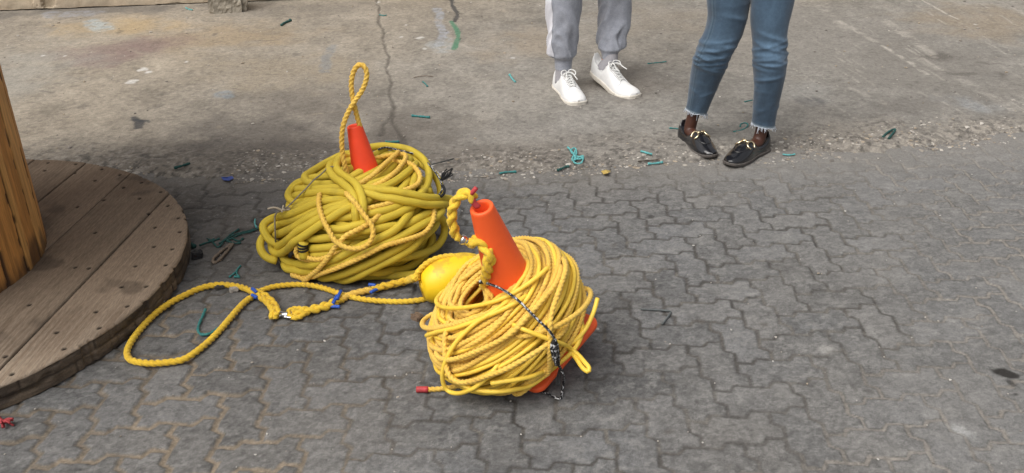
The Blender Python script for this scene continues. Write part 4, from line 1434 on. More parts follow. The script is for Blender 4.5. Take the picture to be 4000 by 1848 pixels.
def build_float():
    r = empty('mooring_float', (FL_C[0], FL_C[1], 0), 'scuffed bright yellow plastic float lying between the two coils', 'float')
    ax = np.array([0.93, 0.34, 0.06]); ax /= np.linalg.norm(ax)
    s1 = np.cross(ax, (0, 0, 1.0)); s1 /= np.linalg.norm(s1)
    s2 = np.cross(s1, ax)
    n, seg = 46, 64
    V = []
    for t in np.linspace(-1, 1, n):
        x = 0.112 * t
        rad = 0.078 * max(0.0, 1 - abs(t * 0.86) ** 2.5) ** 0.55
        if t == -1 or t == 1: rad *= 0.2
        for a in np.linspace(0, 2 * np.pi, seg, endpoint=False):
            rr = rad * (1 + 0.006 * math.exp(-((math.sin(a - 0.15)) / 0.03) ** 2))
            V.append(FL_C + ax * x + s1 * (rr * math.cos(a)) + s2 * (rr * math.sin(a)))
    V = np.array(V)
    t = NT('float_plastic')
    v = t.obj()
    base = t.ramp(t.noise(9, 4, 0.6, v), [(0.3, (0.84, 0.53, 0.010)), (0.7, (0.92, 0.62, 0.016))])
    base = t.mix(base, (0.52, 0.30, 0.035), t.ramp(t.noise(17, 5, 0.65, v), [(0.53, 0.0), (0.60, 0.60)]))
    t.bump(t.noise(220, 3, 0.6, v), 0.15, 0.001)
    mesh_from('float_body', V, grid_faces(n, seg, True), t.out(base, 0.42, 0.45), r)
    b = -ax * 0.116
    tube('end_boss', [FL_C - ax * 0.090, FL_C - ax * 0.104, FL_C - ax * 0.112], 0.022, t.m, r, 0.004, 24)
    tube('end_boss', [FL_C + ax * 0.090, FL_C + ax * 0.104, FL_C + ax * 0.112], 0.022, t.m, r, 0.004, 24)


def g2(lst, z):
    return [at(u, v, z) for u, v in lst]


def build_line():
    """the float's line: splice, swivel, and the big open loop on the paving"""
    r = empty('mooring_line', at(700, 790, 0), 'bright yellow mooring line with a wide open loop, blue taped splices and swivel', 'rope')
    zr = 0.010
    # rope over the float
    over = [at_y(u, v, FL_C[1] + dy) for u, v, dy in ((1040, 705, -.06), (1052, 684, -.04), (1072, 664, -.02), (1100, 650, 0.0), (1135, 644, .01), (1165, 648, .015), (1190, 657, .02), (1206, 668, .02), (1216, 690, .02))]
    rope('float_rope', over, 0.0078, M_ROPE_B, r)
    braid('splice', [at_y(1046, 698, FL_C[1] - .055)] + [at(u, v, z) for u, v, z in ((1030, 704, .035), (1000, 712, .026), (970, 719, .020), (938, 727, .015))], 0.0155, M_ROPE_B, r)
    rope('main_rope', g2([(945, 726), (915, 733), (890, 739), (868, 748), (848, 758)], 0.012), 0.0098, M_ROPE, r)
    braid('splice', g2([(858, 751), (835, 764), (805, 774), (775, 781), (752, 786), (738, 790)], 0.014), 0.0155, M_ROPE_B, r)
    rope('eye', g2([(770, 778), (745, 776), (728, 782), (727, 792), (738, 799), (755, 797), (768, 788)], 0.012), 0.0070, M_ROPE_B, r)
    braid('splice', g2([(690, 797), (692, 782), (684, 766), (670, 752), (655, 742), (641, 736)], 0.016), 0.0165, M_ROPE_B, r)
    loop = [(641, 738), (618, 726), (590, 719), (560, 716), (528, 719), (497, 728), (462, 744), (425, 764), (388, 792), (355, 826), (330, 860), (320, 885), (326, 903), (348, 911), (385, 914), (425, 911), (462, 904), (492, 886), (524, 860), (552, 832), (577, 803), (600, 776), (622, 755), (645, 742)]
    rope('open_loop', g2(loop, zr), 0.0085, M_ROPE_B, r)
    side = [(648, 736), (668, 727), (695, 720), (735, 716), (775, 717), (815, 725), (850, 737), (880, 746), (915, 753), (955, 757), (1000, 759), (1040, 757), (1075, 751), (1100, 742)]
    rope('return_rope', g2(side, zr), 0.0078, M_ROPE_B, r)
    # swivel shackle: two bows and a barrel
    def P(u, v, z=0.013): return at(u, v, z)
    tube('swivel_barrel', [P(706, 789), P(712, 791), P(718, 792), P(724, 792)], 0.0100, M_STEEL, r, 0.002, 18)
    tube('shackle_bow', [P(706, 795), P(694, 792), P(691, 787), P(695, 784), P(708, 786)], 0.0038, M_STEEL, r, 0.003, 10)
    tube('shackle_bow', [P(720, 785), P(735, 787), P(743, 790), P(741, 796), P(733, 799), P(714, 797)], 0.0038, M_STEEL, r, 0.003, 10)
    # blue tape on the cut strand ends
    for a, b, z in (((928, 716), (945, 718), .030), ((932, 736), (950, 727), .018), ((848, 752), (858, 732), .030), ((838, 763), (848, 744), .024), ((833, 771), (855, 772), .012),
                    ((634, 726), (645, 735), .030), ((634, 742), (646, 748), .022), ((640, 748), (652, 751), .012)):
        p, q = at(*a, z), at(*b, z)
        tube('blue_whipping', [p, (p + q) / 2 + np.array([0, 0, .001]), q], 0.0056, M_BLUE, r, 0.003, 10)


build_hose_coil(); build_rope_coil(); build_ties(); build_handles(); build_float(); build_line()
# ================================================================== PEOPLE (legs and feet are all the view takes in)
def interp(ts, t):
    return np.interp(t, [a for a, _ in ts], [b for _, b in ts])


def smooth_interp(ts, t):
    """monotone-ish cubic through the table"""
    xs, ys = np.array([a for a, _ in ts]), np.array([b for _, b in ts])
    m = np.gradient(ys, xs)
    t = np.clip(np.asarray(t, float), xs[0], xs[-1])
    k = np.clip(np.searchsorted(xs, t) - 1, 0, len(xs) - 2)
    h = xs[k + 1] - xs[k]
    u = (t - xs[k]) / h
    return ((2 * u**3 - 3 * u**2 + 1) * ys[k] + (u**3 - 2 * u**2 + u) * h * m[k] + (-2 * u**3 + 3 * u**2) * ys[k + 1] + (u**3 - u**2) * h * m[k + 1])


class Shoe:
    def __init__(self, heel, toe, L, W, H, dip, zs, side=1, lift=0.0):
        heel, toe = np.asarray(heel[:2]), np.asarray(toe[:2])
        d = toe - heel
        self.lift = lift
        d /= np.linalg.norm(d)
        self.d, self.n, self.toe, self.L = d, np.array([-d[1], d[0]]), toe, L
        self.W, self.H, self.dip, self.zs, self.side = W, H, dip, zs, side

    def P(self, t, y, z):
        t = np.asarray(t, float)
        bend = 0.012 * self.side * (t - .3) * (t > .3) * (1.0 - t) * 2.2
        q = self.toe[None, :] + self.d[None, :] * ((t - 1) * self.L)[:, None] + self.n[None, :] * (np.asarray(y) + bend)[:, None]
        spring = 0.010 * np.clip((t - .78) / .22, 0, 1) ** 2
        return np.c_[q, np.asarray(z, float) + spring + self.lift * np.clip((0.74 - t) / 0.74, 0, 1.05) ** 1.15]

    def half(self, t): return np.maximum(0.001, smooth_interp(self.W, t))

    def top(self, t): return smooth_interp(self.H, t)

    def zsurf(self, t, y):
        w, h, zs = self.half(t), self.top(t), self.zs
        c = np.clip(np.abs(y) / w, 0, 0.999)
        s = (1 - c ** 2.2) ** (1 / 2.2)
        return zs + (h - zs) * s - interp(self.dip, t) * np.exp(-(y / (0.62 * w)) ** 4)

    def upper(self, name, mat, parent, col=None):
        nt_, na = 90, 45
        tt = np.concatenate([0.5 - 0.5 * np.cos(np.linspace(0.02, 1, nt_) * np.pi)])
        V = []
        for t in tt:
            w, h = float(self.half(np.array(t))), float(self.top(np.array(t)))
            a = np.linspace(0, np.pi, na)
            y = -w * np.sign(np.cos(a)) * np.abs(np.cos(a)) ** (2 / 2.3)
            bul = 1 + 0.05 * np.sin(a * 2) * 0
            z = self.zsurf(np.full(na, t), y * 0.999)
            z[0] = z[-1] = self.zs - 0.008
            V.append(self.P(np.full(na, t), y * bul, z))
        V = np.concatenate(V)
        F = grid_faces(nt_, na)
        return mesh_from(name, V, F, mat, parent)

    def sole(self, mat, parent, th, grow=0.004, heelblock=0.0):
        nt_ = 80
        tt = 0.5 - 0.5 * np.cos(np.linspace(0.0, 1, nt_) * np.pi)
        w = self.half(tt) + grow
        w[0], w[-1] = 0.004, 0.004
        t2 = np.clip(tt * 1.02 - 0.01, -0.012, 1.012)
        left = (t2, -w); right = (t2[::-1], w[::-1])
        t = np.concatenate([left[0], right[0]]); y = np.concatenate([left[1], right[1]])
        rows = []
        for s, z in ((0.96, 0.001), (1.0, 0.004), (1.0, th * .5), (0.992, th * .55), (1.0, th * .62), (1.0, th - .003), (0.97, th)):
            base = np.where((t > .34) & (t < .55), heelblock * 0.6, 0.0) if heelblock else 0.0
            rows.append(self.P(0.5 + (t - .5) * (0.5 + s * .5), y * s, np.maximum(z, base)))
        V = np.concatenate(rows)
        F = grid_faces(len(rows), len(t), True).tolist() + [list(range(len(t)))[::-1], list(range((len(rows) - 1) * len(t), len(rows) * len(t)))]
        return mesh_from('sole', V, F, mat, parent)

    def line(self, ty, lift=0.002):
        t = np.array([a for a, _ in ty]); y = np.array([b for _, b in ty])
        z = self.zsurf(t, y) + lift
        return self.P(t, y, z)


def leg_loft(name, rows, Ys, mat, parent, ratio, fold, color, nr=170, seg=72, cap=False):
    """rows: (v, uL, uR) in the 2576 px frame, top to bottom; Ys: depth table against v"""
    vs = np.array([r[0] for r in rows], float)
    vv = np.linspace(vs[0], vs[-1], nr)
    uL = smooth_interp([(r[0], r[1]) for r in rows], vv)
    uR = smooth_interp([(r[0], r[2]) for r in rows], vv)
    slant = smooth_interp([(r[0], r[3] if len(r) > 3 else 0.0) for r in rows], vv)
    Y = smooth_interp(Ys, vv)
    Lp = np.array([at_y(a, v - s * .5, y) for a, v, y, s in zip(uL, vv, Y, slant)])
    Rp = np.array([at_y(a, v + s * .5, y) for a, v, y, s in zip(uR, vv, Y, slant)])
    C = (Lp + Rp) / 2
    ax = (Rp - Lp) / 2
    w = np.linalg.norm(ax, axis=1)
    a = np.linspace(0, 2 * np.pi, seg, endpoint=False)
    s = np.concatenate([[0], np.cumsum(np.linalg.norm(np.diff(C, axis=0), axis=1))])
    A, S = np.meshgrid(a, s)
    rr = fold(A, S / s[-1], S)
    dep = np.array([0, -1.0, 0.0])
    V = C[:, None, :] + (np.cos(A)[..., None] * ax[:, None, :] + np.sin(A)[..., None] * dep * (w * ratio)[:, None, None]) * (1 + rr / np.maximum(w, .03)[:, None])[..., None]
    col = color(A, S / s[-1], S, rr)
    o = mesh_from(name, V.reshape(-1, 3), grid_faces(nr, seg, True), mat, parent, col=col)
    return o, V, C, w, s


def ank_y(sh):
    return float(sh.P(np.array([.19]), np.zeros(1), np.zeros(1))[0][1])


def skin_body(name, verts, edges, radii, mat, parent):
    me = bpy.data.meshes.new(name)
    me.from_pydata([tuple(v) for v in verts], edges, [])
    o = bpy.data.objects.new(name, me)
    COL.objects.link(o)
    o.modifiers.new('skin', 'SKIN')
    sv = me.skin_vertices[0].data
    for k, r in enumerate(radii): sv[k].radius = (r, r)
    sv[0].use_root = True
    m = o.modifiers.new('sub', 'SUBSURF'); m.levels = 2; m.render_levels = 2
    dg = bpy.context.evaluated_depsgraph_get()
    new = bpy.data.meshes.new_from_object(o.evaluated_get(dg))
    bpy.data.objects.remove(o)
    for p in new.polygons: p.use_smooth = True
    new.name = name
    new.materials.clear()
    return link_mesh(name, new, mat, parent)


def cloth_mat(name, rough, fine, amp, bumps):
    t = NT(name)
    v = t.obj()
    n = t.noise(fine, 3, 0.7, v)
    base = t.mix(t.attr(), t.ramp(n, [(0.3, 1 - amp), (0.7, 1 + amp)]), 1.0, 'MULTIPLY')
    n2 = t.noise(fine * .12, 4, 0.6, v)
    base = t.mix(base, t.ramp(n2, [(0.3, 0.9), (0.7, 1.1)]), 1.0, 'MULTIPLY')
    t.bump(n, bumps, 0.0015)
    return t.out(base, rough, 0.2, Sheen_Weight=0.25)


def build_people():
    M_JOG, M_DENIM = cloth_mat('grey_marl_jersey', 0.95, 420, 0.22, 0.4), cloth_mat('stretch_denim', 0.9, 520, 0.25, 0.4)
    M_SKIN = simple_mat('dark_brown_skin', (0.060, 0.022, 0.013), 0.45, 0.12, 40, 0.15, 300, 0.0008, 0.45)
    M_SKIN2 = simple_mat('light_skin', (0.42, 0.25, 0.19), 0.5, 0.1, 40, 0.15, 300, 0.0008, 0.4)
    M_SOCK = simple_mat('pale_grey_sock', (0.33, 0.32, 0.34), 0.95, 0.15, 300, 0.4, 500, 0.001)
    M_WHITE = simple_mat('white_sneaker_leather', (0.74, 0.74, 0.735), 0.55, 0.05, 30, 0.12, 260, 0.0008, 0.4, dirt=(0.52, 0.49, 0.44), dirt_amt=0.35)
    M_SOLE = simple_mat('off_white_rubber', (0.64, 0.60, 0.53), 0.6, 0.1, 40, 0.15, 260, 0.0008, 0.4, dirt=(0.30, 0.26, 0.21), dirt_amt=0.6)
    M_LACE = simple_mat('white_lace', (0.70, 0.70, 0.68), 0.8, 0.08, 90, 0.4, 700, 0.001)
    M_GREY = simple_mat('grey_stitching', (0.40, 0.40, 0.40), 0.8, 0.1, 90)
    M_PATENT = simple_mat('black_leather', (0.009, 0.009, 0.011), 0.15, 0.2, 30, 0.08, 70, 0.0015, 0.6, Coat_Weight=0.5)
    M_BSOLE = simple_mat('worn_black_sole', (0.085, 0.075, 0.068), 0.75, 0.3, 60)
    M_GOLD = simple_mat('pale_gold', (0.86, 0.70, 0.46), 0.25, 0.08, 60, 0.05, 300, 0.0005, 0.5, 1.0)

    # ---------------------------------------------------------- grey joggers, white sneakers
    p = at(1500, 230)
    root = empty('person', (p[0], p[1], 0), 'person in grey joggers with a white side stripe and white laced sneakers', 'person')
    SW = [(0, .004), (.02, .022), (.07, .0305), (.16, .0345), (.30, .0345), (.45, .037), (.60, .0435), (.74, .0465), (.86, .0440), (.94, .0355), (.98, .024), (1, .005)]
    SH = [(0, .055), (.02, .082), (.08, .088), (.16, .078), (.24, .070), (.32, .078), (.38, .094), (.46, .088), (.60, .071), (.74, .056), (.86, .049), (.94, .041), (1, .026)]
    SD = [(0, 0), (.03, .0), (.07, .03), (.24, .035), (.33, .03), (.37, .0), (1, 0)]
    feet = []
    for hl, te, side, lift in (((1399, 203), (1456, 267), 1, 0.0), ((1487, 168), (1601, 249), -1, 0.062)):
        a, b = at(*hl, 0.03 + lift), at(*te, 0.014)
        sh = Shoe(a, b, min(0.335, max(0.30, float(np.linalg.norm((a - b)[:2])))), [(t, w * 1.20) for t, w in SW], [(t, h * 1.30) for t, h in SH], SD, 0.024, side, lift)
        feet.append(sh)
        print('sneaker', np.linalg.norm((a-b)[:2]))
        up = sh.upper('sneaker', M_WHITE, root)
        sh.sole(M_SOLE, up, 0.027)
        # laces: rungs across the tongue, then a floppy bow
        for k, t in enumerate(np.linspace(.43, .665, 6)):
            w = 0.019 - 0.001 * k
            for q in (1, -1):
                tube('lace', sh.line([(t - .018 * q, -w * 1.0), (t - .006 * q, -w * .5), (t + .004 * q, 0), (t + .012 * q, w * .5), (t + .018 * q, w)], 0.0038 + .0016 * (q > 0)), 0.0036, M_LACE, up, 0.004, 8)
        for q in (1, -1):
            b0 = sh.line([(.42, 0)], .006)[0]
            n3 = np.array([sh.n[0], sh.n[1], 0]); d3 = np.array([sh.d[0], sh.d[1], 0])
            tube('lace', [b0, b0 + n3 * .015 * q + np.array([0, 0, .014]), b0 + n3 * .036 * q + np.array([0, 0, .010]) + d3 * .014, b0 + n3 * .034 * q - np.array([0, 0, .006]) + d3 * .026, b0 + n3 * .012 * q + np.array([0, 0, .001]) + d3 * .010, b0], 0.0030, M_LACE, up, 0.004, 8)
            tube('lace', [b0, b0 + n3 * .014 * q + d3 * .03 + np.array([0, 0, .008]), b0 + n3 * .024 * q + d3 * .058 - np.array([0, 0, .006]), b0 + n3 * .026 * q + d3 * .085 - np.array([0, 0, .012])], 0.0028, M_LACE, up, 0.004, 8)
        tube('seam', sh.line([(.70, -.040), (.715, -.030), (.70, -.020), (.675, -.012), (.668, 0), (.675, .012), (.70, .020), (.715, .030), (.70, .040)], 0.0006), 0.0011, M_GREY, up, 0.004, 6)
        tube('seam', sh.line([(.36, -.020), (.50, -.0225), (.62, -.0205), (.68, -.016)], 0.0008), 0.0013, M_GREY, up, 0.004, 6)
        tube('seam', sh.line([(.36, .020), (.50, .0225), (.62, .0205), (.68, .016)], 0.0008), 0.0013, M_GREY, up, 0.004, 6)
        tube('collar', sh.line([(.375, -.024), (.32, -.030), (.24, -.031), (.15, -.030), (.07, -.022), (.03, -.010), (.022, 0), (.03, .010), (.07, .022), (.15, .030), (.24, .031), (.32, .030), (.375, .024)], 0.0005), 0.0032, M_WHITE, up, 0.004, 8)
    def jfold(seed, cuff):
        def f(A, t, S):
            n = np.abs(fbm(np.cos(A) * 1.0 + 7 + S * 2, S * 10 + np.sin(A - .6) * 1.8 + seed, seed, 2) - .5)
            n2 = fbm(np.cos(A) * 1.0 + 5, S * 7 + np.sin(A) * 1.2 + seed * 3, seed + 9, 3) - .5
            amp = 0.012 + 0.030 * sstep(.45, cuff - .03, t)
            r = (0.20 - n) * amp * 1.5 + n2 * 0.022
            r = r * sstep(cuff + .012, cuff - .03, t)
            return r - sstep(cuff - .010, cuff + .008, t) * 0.004 + np.where(t > cuff + .01, 0.0013 * np.sin(A * 36), 0)
        return f
    def jcol(A, t, S, rr):
        C = np.broadcast_to(np.array([0.285, 0.298, 0.340]), A.shape + (3,)).copy()
        return C
    rowsL = [(-225, 1362, 1490), (-120, 1369, 1478), (-40, 1374, 1467), (0, 1375, 1463), (40, 1378, 1460), (75, 1380, 1457), (105, 1381, 1452), (125, 1383, 1449), (140, 1386, 1446), (147, 1392, 1443), (156, 1393, 1441), (172, 1394, 1440)]
    o, V, C, w, s = leg_loft('trouser_leg', rowsL, [(-225, 4.72), (60, 4.70), (172, ank_y(feet[0]))], M_JOG, root, 0.98, jfold(21, .925), jcol)
    # stripe down the outer side, a strip of cloth lying on the leg
    seg = V.shape[1]
    idx = [(k % seg) for k in range(int(seg * .46) - 6, int(seg * .46) + 6)]
    nrw = int(V.shape[0] * .915)
    cen = C[:nrw, None, :]
    SV = V[:nrw][:, idx, :]
    d = SV - cen
    SV = SV + d / np.linalg.norm(d, axis=2, keepdims=True) * 0.0022
    mesh_from('side_stripe', SV.reshape(-1, 3), grid_faces(nrw, len(idx)), simple_mat('white_stripe', (0.66, 0.66, 0.71), 0.85, 0.06, 90, 0.3, 500, 0.001), o)
    rowsR = [(-225, 1478, 1608), (-120, 1494, 1600), (-40, 1505, 1592), (0, 1508, 1589), (40, 1508, 1584), (65, 1507, 1579), (90, 1505, 1570), (110, 1504, 1568), (122, 1506, 1565), (131, 1510, 1558), (140, 1512, 1556), (152, 1513, 1556)]
    o2, V2, C2, w2, s2 = leg_loft('trouser_leg', rowsR, [(-225, 4.76), (60, 4.80), (152, ank_y(feet[1]))], M_JOG, root, 0.98, jfold(33, .925), jcol)
    hipL, hipR = C[0], C2[0]
    ring48 = np.linspace(0, 2 * np.pi, 48, endpoint=False)
    mid = (hipL + hipR) / 2
    def seat(mid, hw, hd, z0, mat, colr, parent):
        rows = []
        for t in np.linspace(0, 1, 14):
            k = 1 + 0.05 * math.sin(t * 3.1) - 0.10 * t
            rows.append(np.stack([mid[0] + hw * k * np.cos(ring48), mid[1] + hd * k * np.sin(ring48), np.full(48, z0 + t * 0.26)], -1))
        mesh_from('trouser_seat', np.concatenate(rows), grid_faces(14, 48, True), mat, parent, col=np.broadcast_to(np.array(colr), (14 * 48, 3)))
    seat(mid, abs(hipR[0] - hipL[0]) / 2 + 0.13, 0.15, hipL[2] - 0.05, M_JOG, (0.285, 0.298, 0.340), root)
    def legs(root, feet, lines, mat, ank, az=0.095, sock=None):
        pel = (lines[0][0] + lines[1][0]) / 2 + np.array([0, 0, .16])
        verts, edges, rad = [pel], [], [0.11]
        for sh, C in zip(feet, lines):
            k = len(verts)
            hip, knee, low = C[0] + np.array([0, 0, .04]), C[int(len(C) * .55)], C[int(len(C) * .93)]
            A = sh.P(np.array([.19]), np.array([0.0]), np.array([az]))[0] * .5 + (C[-1] + np.array([0, 0, -.01])) * .5
            low = low + np.array([0, 0, .02])
            mids = sh.P(np.array([.22, .42, .60, .80]), np.zeros(4), np.array([.052, .042, .030, .022]))
            verts += [hip, knee, low, A, *mids]
            rad += [0.06, 0.034, 0.027, ank * .95, 0.031, 0.027, 0.022, 0.014]
            edges += [(0, k)] + [(k + j, k + j + 1) for j in range(7)]
        return skin_body('body', verts, edges, rad, mat, root)
    legs(root, feet, [C, C2], M_SKIN2, 0.031, 0.10)
    for sh, CC in zip(feet, (C, C2)):
        A = sh.P(np.array([.21]), np.array([0.0]), np.array([.05]))[0]
        tube('sock', [A, A * .6 + CC[-1] * .4, CC[-1], CC[-14]], 0.040, M_SOCK, root, 0.01, 24)

    # ---------------------------------------------------------- blue jeans, black loafers
    p = at(1830, 380)
    root = empty('person', (p[0], p[1], 0), 'person in cropped blue skinny jeans and black loafers with gold bits', 'person')
    LW = [(0, .003), (.02, .018), (.07, .0275), (.16, .031), (.30, .0305), (.45, .0335), (.60, .0395), (.72, .0395), (.83, .0355), (.92, .027), (.97, .0175), (1, .004)]
    LH = [(0, .045), (.02, .062), (.08, .064), (.16, .055), (.26, .047), (.36, .048), (.44, .058), (.50, .063), (.60, .058), (.72, .047), (.83, .037), (.92, .028), (1, .016)]
    LD = [(0, 0), (.03, .0), (.07, .025), (.22, .032), (.38, .030), (.43, .002), (1, 0)]
    feet = []
    for hl, te, side in (((1716, 333), (1793, 398), 1), ((1936, 358), (1829, 417), -1)):
        a, b = at(*hl, 0.022), at(*te, 0.008)
        sh = Shoe(a, b, min(0.30, max(0.272, float(np.linalg.norm((a - b)[:2])))), [(t, w * 1.22) for t, w in LW], [(t, h * 1.32) for t, h in LH], LD, 0.015, side)
        print('loafer', np.linalg.norm((a-b)[:2]))
        feet.append(sh)
        up = sh.upper('loafer', M_PATENT, root)
        sh.sole(M_BSOLE, up, 0.015, 0.003, 0.010)
        tube('seam', sh.line([(.52, -.031), (.60, -.032), (.70, -.027), (.77, -.017), (.795, 0), (.77, .017), (.70, .027), (.60, .032), (.52, .031)], 0.0008), 0.0028, M_PATENT, up, 0.004, 8)
        tube('topline', sh.line([(.435, -.022), (.38, -.028), (.28, -.0285), (.16, -.028), (.07, -.021), (.03, -.010), (.022, 0), (.03, .010), (.07, .021), (.16, .028), (.28, .0285), (.38, .028), (.435, .022)], 0.0004), 0.0022, M_PATENT, up, 0.004, 8)
        # saddle strap and snaffle bit
        rows = []
        for t in np.linspace(.525, .60, 6):
            yy = np.linspace(-.036, .036, 21)
            rows.append(sh.P(np.full(21, t), yy, sh.zsurf(np.full(21, t), yy) + 0.0024))
        mesh_from('strap', np.concatenate(rows), grid_faces(6, 21), M_PATENT, up)
        tube('bit', sh.line([(.563, -.016), (.575, -.008), (.560, 0), (.575, .008), (.563, .016)], 0.0068), 0.0040, M_GOLD, up, 0.002, 10)
        for q in (1, -1):
            arc = [(.563 + .066 * math.sin(x), q * (.0290 - .0135 * math.cos(x))) for x in np.linspace(-2.3, 2.3, 17)]
            tube('bit', sh.line(arc, 0.0058), 0.0038, M_GOLD, up, 0.002, 10)
    def dfold(seed, knees, hem):
        rg = np.random.default_rng(seed)
        wr = []
        for k in range(17):
            kc = knees + rg.normal(0, .055)
            wr.append((kc, rg.uniform(.007, .013), rg.uniform(.003, .0075), rg.uniform(.3, 2.8), rg.uniform(.5, 1.3), rg.uniform(-.030, .030)))
        for k in range(9):
            wr.append((rg.uniform(.58, .94), rg.uniform(.008, .014), rg.uniform(.0012, .0032), rg.uniform(.2, 2.9), rg.uniform(.4, 1.0), rg.uniform(-.04, .04)))
        for k in range(8):
            wr.append((rg.uniform(.0, knees - .12), rg.uniform(.010, .018), rg.uniform(.0015, .004), rg.uniform(.2, 2.9), rg.uniform(.5, 1.2), rg.uniform(-.06, .06)))
        def f(A, t, S):
            r = (fbm(np.cos(A) * 1.2 + 5, S * 8 + np.sin(A) + seed, seed, 3) - .5) * 0.008
            for (c, sg, am, ca, wa, tl) in wr:
                dA = (A - ca + np.pi) % (2 * np.pi) - np.pi
                r = r + am * np.exp(-((t - c - tl * dA) / sg) ** 2) * np.exp(-(dA / wa) ** 2)
            return r + sstep(.965, .985, t) * 0.0018
        return f
    def dcol(knees, seamA):
        def f(A, t, S, rr):
            C = np.broadcast_to(np.array([0.038, 0.064, 0.098]), A.shape + (3,)).copy()
            dA = (A - 1.55 + np.pi) % (2 * np.pi) - np.pi
            fade = np.exp(-(dA / .95) ** 2) * (0.45 * np.exp(-((t - knees + .05) / .14) ** 2) + 0.25 * sstep(.5, .2, t) + 0.12)
            C = mixc(C, (0.088, 0.146, 0.215), np.clip(fade * 1.3, 0, 1))
            C = C * (0.85 + 0.30 * fbm(np.cos(A) * 5 + 9, S * 16 + np.sin(A) * 5, 77, 3))[..., None]
            C = C * (1 + np.clip(rr / 0.004, -.5, 1.0) * 0.22)[..., None]  # wrinkle shading painted in: crests lighter, hollows darker
            d = np.abs((A - seamA + np.pi) % (2 * np.pi) - np.pi)
            C = mixc(C, (0.030, 0.060, 0.095), sstep(.065, .03, d) * .7)
            C = mixc(C, (0.12, 0.17, 0.21), sstep(.03, .012, np.abs(d - .085)) * .45)
            C = mixc(C, (0.22, 0.28, 0.33), sstep(.985, .995, t) * .8)
            return C
        return f
    rowsL = [(-175, 1792, 1905), (-90, 1785, 1897), (-40, 1781, 1891), (0, 1779, 1887), (40, 1781, 1881), (70, 1775, 1872), (95, 1766, 1863), (118, 1757, 1850), (140, 1750, 1838), (170, 1742, 1824), (210, 1736, 1808), (240, 1732, 1796), (262, 1729, 1786, 3), (279, 1727, 1777, 9)]
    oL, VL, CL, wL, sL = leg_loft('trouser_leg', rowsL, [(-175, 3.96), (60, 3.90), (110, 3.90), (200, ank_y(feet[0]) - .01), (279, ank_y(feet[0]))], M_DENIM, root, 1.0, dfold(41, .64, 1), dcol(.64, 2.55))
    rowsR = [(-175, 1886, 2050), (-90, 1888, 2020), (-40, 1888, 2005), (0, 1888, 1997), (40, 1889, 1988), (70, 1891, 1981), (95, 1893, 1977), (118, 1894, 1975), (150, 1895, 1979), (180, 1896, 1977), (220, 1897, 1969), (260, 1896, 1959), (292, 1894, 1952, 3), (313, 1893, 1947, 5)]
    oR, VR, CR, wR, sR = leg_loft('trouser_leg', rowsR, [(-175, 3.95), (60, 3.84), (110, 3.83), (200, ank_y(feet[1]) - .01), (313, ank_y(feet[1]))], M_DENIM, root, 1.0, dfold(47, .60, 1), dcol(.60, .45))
    seat((CL[0] + CR[0]) / 2, abs(CR[0][0] - CL[0][0]) / 2 + 0.115, 0.14, CL[0][2] - 0.04, M_DENIM, (0.045, 0.08, 0.115), root)
    legs(root, feet, [CL, CR], M_SKIN, 0.030, 0.10)
    # ragged white threads along both hems
    M_FR = simple_mat('white_hem_thread', (0.50, 0.54, 0.60), 0.9, 0.2, 90)
    for o, V in ((oL, VL), (oR, VR)):
        geos = []
        ring = V[-1]
        k = len(ring)
        loop = np.concatenate([ring, ring[:1]]) + np.array([0, 0, -.0012])
        jit = np.c_[RNG.normal(0, .0010, (k + 1, 2)), RNG.normal(-.001, .0022, k + 1)]
        geos.append(tube_geo(resample(loop + jit, 0.004), 0.0017, 6))
        for i in range(60):
            p = ring[RNG.integers(k)]
            cen = ring.mean(0)
            o_ = (p - cen) / np.linalg.norm(p - cen)
            L = RNG.uniform(.006, .020) * (1.7 if RNG.uniform() < .15 else 1)
            q = p + o_ * RNG.uniform(0, .007) + np.array([RNG.normal(0, .004), RNG.normal(0, .004), -L])
            geos.append(tube_geo(resample([p + np.array([0, 0, .002]), (p + q) / 2 + RNG.normal(0, .0015, 3), q], 0.004), 0.0009, 5))
        f = tube_mesh('frayed_hem', geos, M_FR, o)


# ================================================================== LITTER
def strand(name, pts, r, mat, parent, z=None, flare=True):
    """a scrap of twine lying on the ground, knotted or flared at its ends"""
    r = r * 0.62
    z = r * 1.05 if z is None else z
    P = resample([at(u, v, z + ground_lift(u, v)) for u, v in pts], 0.006)
    rv = 1 + 0.22 * np.sin(np.arange(len(P)) * 2.1 + P[0, 0] * 40) + 0.15 * np.sin(np.arange(len(P)) * 0.9 + P[0, 1] * 31)
    if flare:
        e = np.minimum(np.arange(len(P)), np.arange(len(P))[::-1])
        rv = rv * (1 + 0.40 * np.exp(-(e / 1.3) ** 2))
    return tube_mesh(name, [tube_geo(P, r, 8, rvar=rv)], mat, parent)


def ground_lift(u, v):
    p = at(u, v, 0.0)
    zc = float(concrete_height(np.array([p[0]]), np.array([p[1]]))[0][0])
    return max(zc, 0.0)


